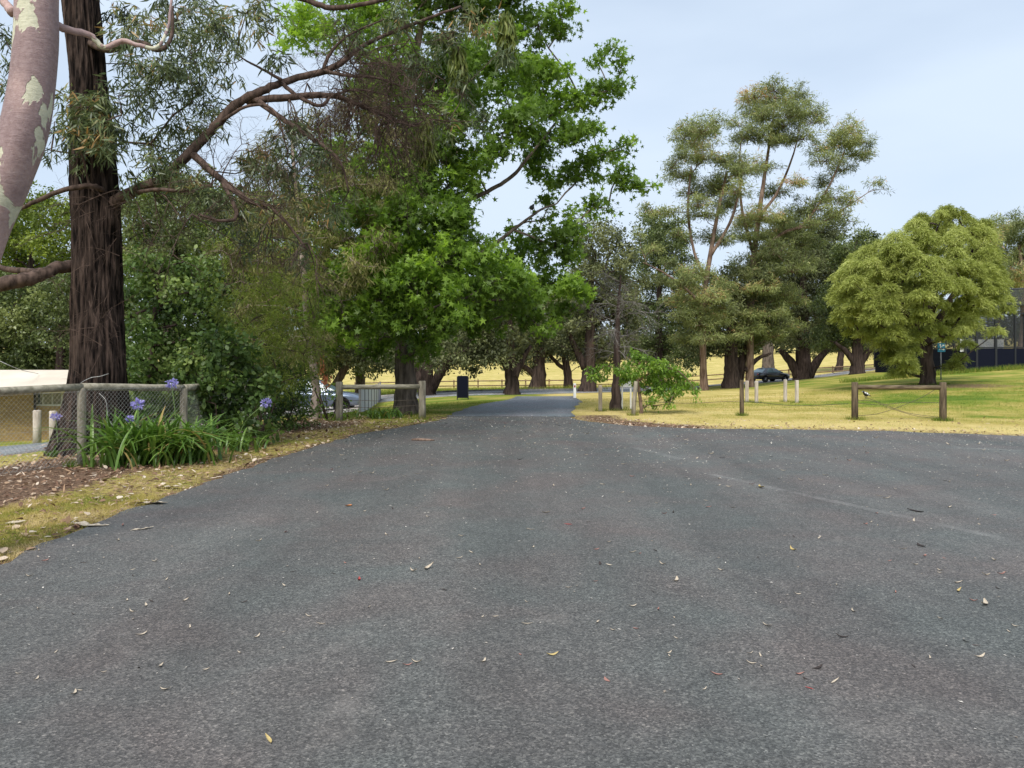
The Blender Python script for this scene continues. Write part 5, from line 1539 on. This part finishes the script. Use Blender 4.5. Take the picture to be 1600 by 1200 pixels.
# ---------------------------------------------------------------- cars
def car(name, label, loc, rz, paint, wagon=False, glass=None):
    t = thing(name, label, 'car', tuple(loc), rz)
    glass = glass or M['glass']
    Lb = lambda nm, b, m, p=t: link(nm, b.mesh(nm), m, p, False)
    st = [(-2.32, .55, .74), (-2.28, .34, .90), (-2.05, .30, .97), (-1.6, .27, .98), (-.9, .26, .965), (0, .25, .95), (.8, .25, .935), (1.25, .26, .90), (1.75, .28, .84), (2.1, .30, .76), (2.27, .36, .66), (2.33, .5, .58)]
    wd = [.66, .80, .87, .90, .91, .91, .91, .90, .87, .82, .72, .60]
    V, Fs = [], []
    k = 9
    for (x, z0, zb), w in zip(st, wd):
        hgt = zb - z0
        prof = [(0, z0), (w * .86, z0), (w * .97, z0 + hgt * .18), (w, z0 + hgt * .5), (w * .985, z0 + hgt * .78), (w * .93, z0 + hgt * .97), (w * .80, zb + .012), (w * .4, zb + .03), (0, zb + .035)]
        for y, z in prof: V.append((x, y, z))
        for y, z in prof[::-1][1:-1]: V.append((x, -y, z))
    kk = 16
    for i in range(len(st) - 1):
        for j in range(kk):
            q = (j + 1) % kk
            Fs.append([i * kk + j, (i + 1) * kk + j, (i + 1) * kk + q, i * kk + q])
    Fs.append(list(range(kk))); Fs.append(list(range((len(st) - 1) * kk, len(st) * kk))[::-1])
    b = MB(); b.add(V, Fs, True)
    body = Lb('body', b, paint)
    # cabin: base outline at the beltline, roof outline above
    if wagon: xb, xr, zr = (-2.12, 1.18), (-1.85, .25), 1.50
    else: xb, xr, zr = (-1.75, 1.22), (-.95, .30), 1.44
    nb = 7
    def rail(x0, x1, w, z, crown_=.0):
        return [(x0 + (x1 - x0) * i / (nb - 1), w * (1 - .06 * (2 * i / (nb - 1) - 1) ** 2), z + crown_ * (1 - (2 * i / (nb - 1) - 1) ** 2)) for i in range(nb)]
    lo, hi = rail(*xb, .86, .94), rail(*xr, .64, zr - .05, .03)
    tp = rail(xr[0] + .06, xr[1] - .06, .50, zr - .015, .03)
    V = []
    for R in (lo, hi, tp):
        V += [(x, y, z) for x, y, z in R] + [(x, -y, z) for x, y, z in R[::-1]]
    m = nb * 2
    Fs = []
    for l_ in range(2):
        for j in range(m):
            q = (j + 1) % m
            Fs.append([l_ * m + j, l_ * m + q, (l_ + 1) * m + q, (l_ + 1) * m + j])
    Fs.append(list(range(2 * m, 3 * m)))
    b = MB(); b.add(V, Fs, True)
    Lb('roof', b, paint)
    lo, hi = np.array(lo), np.array(hi)
    def pane(nm, c4, out):
        c4 = np.array(c4); out = np.asarray(out, float)
        ctr = c4.mean(0)
        c4 = ctr + (c4 - ctr) * A(.95, .95, .86)
        V = np.r_[c4 + out * .012, c4 - out * .01]
        b = MB(); b.add(V, [[0, 1, 2, 3], [7, 6, 5, 4], [0, 4, 5, 1], [1, 5, 6, 2], [2, 6, 7, 3], [3, 7, 4, 0]])
        Lb(nm, b, glass)
    for s in (1, -1):
        sg = A(1, s, 1)
        for (i, j) in ((1, 3), (3, 6)) if not wagon else ((0, 2), (2, 4), (4, 6)):
            pane('side_window', [lo[i] * sg, lo[j] * sg, hi[j] * sg, hi[i] * sg], A(0, s, .45))
    sg = A(1, -1, 1)
    pane('windscreen', [lo[-1], lo[-1] * sg, hi[-1] * sg, hi[-1]], A(.6, 0, .6))
    pane('rear_window', [lo[0], lo[0] * sg, hi[0] * sg, hi[0]], A(-.7, 0, .5))
    for x in (-1.38, 1.42):
        for s in (1, -1):
            w = bpy.data.objects.new('wheel', None); COL.objects.link(w); w.parent = t; w.location = (x, s * .80, .32); w.empty_display_size = .1
            b = MB(); b.lathe([(.20, -.10), (.30, -.11), (.325, -.07), (.325, .07), (.30, .11), (.20, .10)], (0, 0, 0), 24, 'y'); Lb('tyre', b, M['rubber'], w)
            b = MB(); b.lathe([(.03, s * .118), (.07, s * .116), (.075, s * .095)], (0, 0, 0), 12, 'y')
            b.lathe([(.165, s * .09), (.205, s * .112), (.212, s * .09)], (0, 0, 0), 24, 'y')
            for q in range(5):
                a = q * 2 * math.pi / 5
                b.tube([(.05 * math.cos(a), s * .108, .05 * math.sin(a)), (.19 * math.cos(a), s * .104, .19 * math.sin(a))], [.022, .018], 5)
            Lb('rim', b, M['alloy'], w)
            b = MB(); b.lathe([(.395, s * .115), (.36, s * .118), (.31, s * .10)], (x, s * .80, .34), 24, 'y'); Lb('wheel_arch', b, M['rubber'])
    for s in (1, -1):
        b = MB(); b.box((-2.24, s * .62, .80), (.12, .32, .11), bev=.02); Lb('tail_light', b, M['red_lens'])
        b = MB(); b.box((2.16, s * .58, .66), (.18, .30, .10), bev=.02); Lb('headlight', b, M['clear_lens'])
        b = MB(); b.box((.85, s * .97, .99), (.12, .18, .11), bev=.02); Lb('mirror', b, paint)
        for x in (-.75, .25):
            b = MB(); b.box((x, s * .915, .80), (.16, .02, .025), bev=.004); Lb('door_handle', b, paint)
    b = MB(); b.box((-2.30, 0, .42), (.09, 1.3, .12), bev=.03); Lb('rear_bumper', b, M['black'])
    b = MB(); b.box((2.30, 0, .46), (.06, .9, .14), bev=.02); Lb('grille', b, M['black'])
    if wagon:
        for s in (1, -1):
            b = MB(); b.tube([(-1.7, s * .56, 1.475), (-1.5, s * .56, 1.53), (-.1, s * .56, 1.53), (.1, s * .56, 1.475)], .016, 6); Lb('roof_rail', b, M['black'])
    return t
g = base(1201, 79.3)
car('parked_sedan', 'shiny black sedan on the road behind the right lawn posts', (g[0], g[1], g[2] + .06), math.radians(28), M['car_black'], False, M['glass_pale'])
g = base(490, 36)
car('parked_wagon', 'silver blue wagon parked behind the left log barrier', (g[0], g[1], g[2] + .05), math.radians(4), M['car_silver'], True, M['glass_pale'])

# ---------------------------------------------------------------- buildings
def brick_mat():
    m, n, l, b = new_mat('tan brick')
    tcn = n.new("ShaderNodeTexCoord")
    mp_ = n.new("ShaderNodeMapping"); mp_.inputs['Rotation'].default_value = (math.radians(90), 0, 0)
    l.new(tcn.outputs['Object'], mp_.inputs['Vector'])
    br = n.new("ShaderNodeTexBrick")
    l.new(mp_.outputs['Vector'], br.inputs['Vector'])
    br.inputs['Color1'].default_value = (.36, .24, .07, 1); br.inputs['Color2'].default_value = (.25, .155, .045, 1); br.inputs['Mortar'].default_value = (.22, .18, .12, 1)
    br.inputs['Scale'].default_value = 1; br.inputs['Brick Width'].default_value = .24; br.inputs['Row Height'].default_value = .086; br.inputs['Mortar Size'].default_value = .01
    l.new(br.outputs['Color'], b.inputs['Base Color'])
    b.inputs['Roughness'].default_value = .9
    bump(n, l, b, br.outputs['Fac'], -.3, .01)
    return m
def building():
    Y = 31.0
    z = -1.72
    t = thing('brick_building', 'low tan brick building with cream metal roof seen through the mesh fence', 'building', (-22, Y, z))
    bm_ = brick_mat()
    zt = P(0, 606, Y)[2]
    x1 = -15.6; xm = (50 - 800) / F * Y
    h = zt - z
    b = MB(); b.box(((xm + x1) / 2, Y + 3.5, z + h / 2 - .2), (x1 - xm, 6.4, h + .4)); w1 = b.build('wall', bm_, t)
    b = MB(); b.box(((xm - 34) / 2, Y + 3.48, z + h / 2 - .2), (xm + 34, 6.6, h + .4)); b.build('wall', bm_, t)
    # window
    wa, wb = P(54, 609, Y + .3), P(97, 632, Y + .3)
    wx, wz, ww, wh = (wa[0] + wb[0]) / 2, (wa[2] + wb[2]) / 2, wb[0] - wa[0], wa[2] - wb[2]
    f = MB(); f.box((wx, Y + .28, wz), (ww + .12, .06, wh + .12)); fo = f.build('window', M['galv'], t)
    p_ = MB()
    for k in range(3): p_.box((wx + (k - 1) * ww / 3, Y + .25, wz), (ww / 3 - .05, .03, wh - .02))
    po = link('pane', p_.mesh('pane'), M['glass'], fo, False)
    s = MB(); s.tube([(xm + .05, Y + .1, z - .1), (xm + .05, Y + .1, zt)], .045, 8); s.build('downpipe', M['black'], t)
    # hipped roof
    e0, e1, ya, yb = -35, x1 + .6, Y - 1.1, Y + 8
    zr = P(10, 578, Y + 3.5)[2]
    V = [(e0, ya, zt), (e1, ya, zt), (e1, yb, zt), (e0, yb, zt), (e0 + 3.5, Y + 3.5, zr), (e1 - 4.2, Y + 3.5, zr), (e0, ya, zt - .16), (e1, ya, zt - .16), (e1, yb, zt - .16), (e0, yb, zt - .16)]
    b = MB(); b.add(V, [[0, 1, 5, 4], [1, 2, 5], [2, 3, 4, 5], [3, 0, 4], [0, 6, 7, 1], [1, 7, 8, 2], [2, 8, 9, 3], [3, 9, 6, 0], [6, 9, 8, 7]]); ro = b.build('roof', M['roof_cream'], t)
    b = MB(); b.tube([(e0, ya - .06, zt - .06), (e1, ya - .06, zt - .06)], .07, 6); g_ = link('gutter', b.mesh('gutter'), M['roof_cream'], ro, False)
building()
BO = 'grey bollards before the brick building'
single('timber_bollard', 'grey round bollard beside the building downpipe behind the mesh', 58, 22.3, 1.0, .11, M['timber_pale'], BO, 0, 'bollard')
single('timber_bollard', 'grey round bollard half hidden by the big dark trunk', 83, 23.6, 1.0, .11, M['timber_pale'], BO, 0, 'bollard')

def overhead_wire():
    b = MB()
    b.tube(catmull([P(-60, 540, 30), P(-10, 560, 30), P(30, 577, 30.5), P(60, 584, 33)], 5), .012, 4)
    tag(b.build('overhead_wire', M['galv']), 'thin service wire sloping down to the cream roof', 'wire')
overhead_wire()

def cage():
    m, n, l, b_ = new_mat('black netting')
    b_.inputs['Base Color'].default_value = (.02, .022, .025, 1); b_.inputs['Roughness'].default_value = .9
    v = geo_pos(n, l, (1, 1, 1))
    w = noise_node(n, l, 70, 2, .5, v)
    mr = ramp(n, [(.42, (.30, .30, .30)), (.58, (.72, .72, .72))]); l.new(w.outputs['Fac'], mr.inputs['Fac'])
    tr = n.new("ShaderNodeBsdfTransparent"); ms = n.new("ShaderNodeMixShader")
    l.new(mr.outputs['Color'], ms.inputs[0]); l.new(tr.outputs[0], ms.inputs[1]); l.new(b_.outputs[0], ms.inputs[2])
    l.new(ms.outputs[0], n['Material Output'].inputs['Surface'])
    Y = 48.0
    xl = (1508 - 800) / F * Y; xr = xl + 14
    z = Hs(xl + 3, Y) - .05
    t = thing('netted_cage', 'dark netted cage with low navy wall at the right edge', 'cage', (xl, Y, z))
    wallh = 1.28; top = 4.0
    b = MB(); b.box(((xl + xr) / 2, Y, z + wallh / 2 - .2), (xr - xl, .1, wallh + .4)); b.build('wall', M['navy'], t)
    b = MB(); b.box((xl + .05, Y + 6, z + wallh / 2 - .2), (.1, 11.8, wallh + .4)); b.build('wall', M['navy'], t)
    xs_ = [xl, xl + .7, xl + 1.9, xl + 3.1, xl + 3.9, xl + 4.4, xl + 6.2, xl + 8.5, xl + 11, xr]
    for k, x in enumerate(xs_):
        b = MB(); b.box((x, Y - .02, z + top / 2), (.13 if k < 3 else .10, .14, top), bev=.01); b.build('post', M['black'], t)
    for x in xs_[::3]:
        b = MB(); b.box((x, Y + 12, z + top / 2), (.1, .1, top), bev=.01); b.build('post', M['black'], t)
    for hz in (wallh + .06, top - .55, top):
        b = MB(); b.box(((xl + xr) / 2, Y - .03, z + hz), (xr - xl, .09, .07), bev=.01); b.build('beam', M['black'], t)
    for (a, q) in (((xl + 1.6, Y, z + top), (xl + 5.2, Y + 5.5, z + top + 1.4)), ((xl + 5.2, Y + 5.5, z + top + 1.4), (xr, Y + 5.5, z + top + 2.0)), ((xl + 4.2, Y, z + top), (xl + 7.5, Y + 5.5, z + top + 1.7)), ((xl + 8, Y, z + top), (xl + 10.5, Y + 5.5, z + top + 1.8)), ((xl + 1.6, Y, z + top), (xl + 3.6, Y + 9, z + top)), ((xl + 3.6, Y + 9, z + top), (xl + 5.2, Y + 5.5, z + top + 1.4))):
        b = MB(); b.tube([a, q], .06, 6); b.build('roof_beam', M['black'], t)
    b = MB(); b.add([(xl + .05, Y + .02, z + wallh), (xr, Y + .02, z + wallh), (xr, Y + .02, z + top), (xl + .05, Y + .02, z + top)], [[0, 1, 2, 3]]); b.build('net', m, t)
    b = MB(); b.add([(xl + .05, Y + 12, z + wallh), (xr, Y + 12, z + wallh), (xr, Y + 12, z + top), (xl + .05, Y + 12, z + top)], [[0, 1, 2, 3]]); b.build('net', m, t)
    b = MB(); b.add([(xl + 1.6, Y, z + top), (xr, Y, z + top), (xr, Y + 5.5, z + top + 2.0), (xl + 5.2, Y + 5.5, z + top + 1.4)], [[0, 1, 2, 3]]); b.build('roof_net', m, t)
    b = MB(); b.box((xl + 4.2, Y + .3, z + (wallh + top) / 2 - .2), (.75, .08, top - wallh - .5)); b.build('door', M['navy'], t)
    s0, s1 = P(1504, 530, Y - .12), P(1572, 549.5, Y - .12)
    b = MB(); b.box(((s0[0] + s1[0]) / 2, Y + .12, (s0[2] + s1[2]) / 2), (s1[0] - s0[0], .04, s0[2] - s1[2]), bev=.004); b.build('banner', M['board_pale'], t)
cage()

def round_sign():
    Y = 40.0
    g = base(1471, Y)
    t = thing('blue_sign', 'small blue green sign with white figures beside the feathery tree trunk', 'sign', tuple(g))
    c = P(1471, 543, Y)
    b = MB(); b.tube([g - A(0, -.05, .2), A(g[0], g[1] + .05, c[2] + .15)], .03, 8); b.build('pole', M['post_grey'], t)
    b = MB(); b.box(c, (.40, .03, .46), bev=.03); f = b.build('panel', M['teal'], t)
    q = MB()
    q.lathe([(.045, -.022), (.045, -.018)], c + A(-.07, 0, .13), 12, 'y')
    q.tube([c + A(-.07, -.02, .09), c + A(-.05, -.02, -.02), c + A(-.12, -.02, -.13)], .022, 5)
    q.tube([c + A(-.06, -.02, .03), c + A(.04, -.02, .05)], .016, 5)
    q.tube([c + A(-.05, -.02, -.02), c + A(.03, -.02, -.12)], .02, 5)
    q.lathe([(.05, -.022), (.05, -.018)], c + A(.1, 0, -.1), 12, 'y')
    q.box(c + A(.09, -.018, .11), (.10, .01, .07))
    link('white_figure', q.mesh('white_figure'), M['sign_white'], f, False)
round_sign()

# ---------------------------------------------------------------- birds
def bird(name, label, cat, loc, rz, sc, pied):
    t = thing(name, label, cat, tuple(loc), rz)
    # spine from tail tip to beak root; one lofted body
    sp = np.array([(-.22, 0, .10, .008, .028), (-.15, 0, .125, .014, .034), (-.10, 0, .145, .04, .046), (-.05, 0, .155, .062, .06), (.0, 0, .165, .07, .066), (.05, 0, .18, .062, .058), (.085, 0, .205, .042, .04), (.105, 0, .235, .036, .036), (.125, 0, .25, .036, .034), (.148, 0, .25, .02, .02), (.155, 0, .248, .006, .006)])
    q = catmull(sp, 3); q[:, 3:] = np.maximum(q[:, 3:], .004)
    k = 12
    V, Fs, mi = [], [], []
    for i, (x, y, z, rv, rh) in enumerate(q):
        for j in range(k):
            a = j * 2 * math.pi / k
            V.append((x - .25 * rv * math.sin(a) * (1 if x > .03 else 0), rh * math.cos(a), z + rv * math.sin(a)))
    for i in range(len(q) - 1):
        for j in range(k):
            Fs.append([i * k + j, i * k + (j + 1) % k, (i + 1) * k + (j + 1) % k, (i + 1) * k + j])
            x = q[i][0]; up = math.sin((j + .5) * 2 * math.pi / k)
            white = pied and ((.055 < x < .10 and up > .1) or (-.13 < x < -.07) or (-.05 < x < .03 and .1 < up < .75))
            mi.append(1 if white else 0)
    b = MB(); b.add(np.array(V) * sc, Fs, True)
    b.mi = mi
    link('body', b.mesh('body'), [M['feather'], M['feather_white']], t, False)
    b = MB(); b.tube(np.array([(.148, 0, .25), (.18, 0, .246), (.20, 0, .24)]) * sc, np.array([.011, .008, .002]) * sc, 6); link('beak', b.mesh('beak'), M['beak'], t, False)
    for s in (-1, 1):
        b = MB(); b.tube(np.array([(.0, s * .03, .12), (-.012, s * .03, .06), (.004, s * .03, .006)]) * sc, np.array([.012, .006, .005]) * sc, 5)
        for a in (-.5, 0, .5, 3.1): b.tube(np.array([(.004, s * .03, .006), (.004 + .035 * math.cos(a), s * .03 + .035 * math.sin(a), .003)]) * sc, .0035 * sc, 4)
        link('leg', b.mesh('leg'), M['black'], t, False)
    for s in (-1, 1):
        b = MB(); b.lathe([(.004, -.002), (.005, 0), (.004, .002)], A(.132, s * .032, .258) * sc, 8, 'y'); link('eye', b.mesh('eye'), M['eye'], t, False)
    return t
M['feather'] = plain('black feathers', (.012, .012, .015), .5)
M['feather_white'] = plain('white feathers', (.75, .74, .72), .7)
M['beak'] = plain('pale beak', (.35, .36, .38), .4)
M['eye'] = plain('brown eye', (.12, .04, .01), .2)
g = base(1353, 29.5)
bird('magpie', 'black and white magpie standing on the grass inside the goal shaped barrier', 'bird', (g[0], g[1], g[2] + .0), math.radians(205), 1.15, True)
c = P(831, 335, 21.7)
bird('crow', 'black crow perched on a bare limb of the bright green tree', 'bird', (c[0], c[1], c[2] + .03), math.radians(70), 1.0, False)

# ---------------------------------------------------------------- fallen leaves and bark on the lot
def fallen():
    r = np.random.default_rng(99)
    def leaf_me(nm, ln, w, curl):
        k = 6
        V, Fs = [], []
        for j in range(k + 1):
            u = j / k
            ww = w * math.sin(math.pi * min(.98, max(.04, u)) ** .85)
            bend = .12 * ln * math.sin(u * 3.0)
            z = curl * ln * (u - .5) ** 2 + .004
            V += [((u - .5) * ln, -ww + bend, z + curl * w * .9), ((u - .5) * ln, bend, z), ((u - .5) * ln, ww + bend, z + curl * w * .9)]
        for j in range(k):
            for e in (0, 1):
                Fs.append([j * 3 + e, j * 3 + e + 1, j * 3 + e + 4, j * 3 + e + 3])
        b = MB(); b.add(V, Fs, True)
        return b.mesh(nm)
    mats = {'pale': noisy_mat('pale dry leaf', (.30, .24, .17), (.56, .49, .39), (30, 30, 30), .75, .2, .002, 4), 'dark': noisy_mat('dark dry leaf', (.02, .016, .014), (.06, .045, .04), (30, 30, 30), .8, .2, .002, 4),
            'pink': noisy_mat('pinkish dry leaf', (.24, .11, .09), (.38, .20, .16), (30, 30, 30), .75, .2, .002, 4), 'yellow': noisy_mat('yellow fallen leaf', (.34, .25, .09), (.50, .40, .18), (30, 30, 30), .7, .2, .002, 4),
            'red': noisy_mat('red fallen leaf', (.26, .035, .035), (.38, .08, .065), (30, 30, 30), .6, .2, .002, 4), 'orange': noisy_mat('orange brown leaf', (.40, .14, .05), (.52, .24, .10), (30, 30, 30), .7, .2, .002, 4)}
    def bark_me(nm, seed):
        q = np.random.default_rng(seed)
        k, e = 9, 4
        V, Fs = [], []
        for j in range(k + 1):
            u = j / k
            w0, w1 = -.14 * (1 - abs(2 * u - 1) ** 3) * q.uniform(.5, 1.4) - .01, .14 * (1 - abs(2 * u - 1) ** 3) * q.uniform(.5, 1.4) + .01
            for i in range(e + 1):
                t = i / e
                y = w0 + (w1 - w0) * t
                V.append((u - .5 + q.normal(0, .015), y + .06 * math.sin(u * 5 + seed), .01 + 1.6 * y * y + .10 * (u - .4) ** 2 + q.normal(0, .006)))
        for j in range(k):
            for i in range(e):
                a = j * (e + 1) + i
                Fs.append([a, a + 1, a + e + 2, a + e + 1])
        b = MB(); b.add(V, Fs, True)
        me = b.mesh(nm); me.materials.append(mats['pale']); return me
    ms = {}
    for k in range(4): ms[('bark', k)] = bark_me('bark_strip', k)
    for c, m in mats.items():
        for k in range(4):
            me = leaf_me('fallen_leaf_' + c, 1.0, r.uniform(.07, .16) if c != 'orange' else .3, r.uniform(.05, .9))
            me.materials.append(m); ms[(c, k)] = me
    def put(c, x, y, ln, label, group=None, name='fallen_leaf', rz=None):
        o = bpy.data.objects.new(name, ms[(c, int(r.integers(4)))])
        COL.objects.link(o)
        o.location = (x, y, .02)
        o.scale = (ln, ln, ln)
        o.rotation_euler = (r.normal(0, .12), r.normal(0, .1), r.uniform(0, 6.28) if rz is None else rz)
        tag(o, label, 'leaf', group)
    at = lambda px, py: ((px - 800) / F * (CH * F / (py - HZ)), CH * F / (py - HZ))
    one = [('red', 888, 823, .12, 'small crimson leaf lying alone near the middle of the asphalt'), ('red', 560, 911, .09, 'small red leaf on the left foreground asphalt'), ('red', 1265, 1082, .06, 'tiny red leaf in the right foreground'),
           ('orange', 544, 793, .13, 'broad orange brown leaf on the left half of the asphalt'), ('yellow', 1240, 862, .14, 'curled yellow leaf on the right half of the asphalt'), ('yellow', 1190, 764, .22, 'flat yellow leaf beside the faded paint line'),
           ('yellow', 863, 1028, .09, 'thin yellow leaf in the middle foreground'), ('yellow', 418, 1165, .09, 'small yellow leaf at the bottom left of the lot'), ('pale', 1055, 911, .13, 'pale straight leaf right of the middle foreground'), ('pale', 853, 804, .12, 'bright pale leaf just above the crimson leaf'),
           ('dark', 1440, 856, .16, 'dark curved leaf on the right asphalt below the paint line'), ('dark', 1430, 802, .24, 'long dark strip of bark beside the faded paint line'), ('pale', 670, 893, .16, 'pale hooked leaf stem left of the middle foreground'), ('pale', 646, 896, .10, 'short pale leaf beside the hooked stem'),
           ('yellow', 1500, 928, .11, 'forked pale yellow leaf at the right foreground'), ('pale', 1535, 948, .2, 'long thin pale leaf near the right edge')]
    for c, px, py, ln, lab in one: put(c, *at(px, py), ln * .75, lab)
    # strips of shed bark at the left verge
    for c, px, py, ln, lab in [('pale', 140, 824, .38, 'large curled pale bark strip at the verge edge, nearest the camera'), ('pale', 232, 790, .40, 'broad pale bark curl where grass meets asphalt'), ('pale', 262, 764, .32, 'pale bark piece on the verge, farther of the large curls'),
                               ('pale', 222, 830, .20, 'small white bark strip lying on the asphalt left side'), ('pale', 25, 820, .26, 'pale bark curl on the grass at the left edge')]:
        x, y = at(px, py); put('bark', x, y, ln, lab, 'shed bark at the left verge', 'bark_strip', r.uniform(-.4, .6))
    groups = [('pale', 190, 'small pale leaf scattered on the asphalt', 'small pale leaves scattered on the asphalt'), ('dark', 45, 'small dark leaf scattered on the asphalt', 'small dark leaves scattered on the asphalt'),
              ('pink', 40, 'small pinkish leaf scattered on the asphalt', 'small pinkish leaves scattered on the asphalt')]
    for c, n, lab, gr in groups:
        k = 0
        while k < n:
            py = 662 + 430 * r.random() ** 2.6; px = r.uniform(0, 1600)
            x, y = at(px, py)
            if not inside(A(x), A(y), LOT)[0]: continue
            put(c, x, y, r.uniform(.03, .07) * (1 if y < 7 else 1 + .09 * (y - 7)), lab, gr); k += 1
    b = MB()
    x, y = at(655, 690)
    b.tube([(x - .15, y + .05, .03), (x, y, .04), (x + .2, y - .04, .035), (x + .3, y - .02, .03)], [.02, .028, .024, .012], 7, True, .1)
    tag(b.build('fallen_branch', M['bark_brown']), 'short brown stick lying on the asphalt before the left barrier', 'stick')
fallen()
print('objects', len(bpy.data.objects), 'polys', sum(len(m.polygons) for m in bpy.data.meshes))
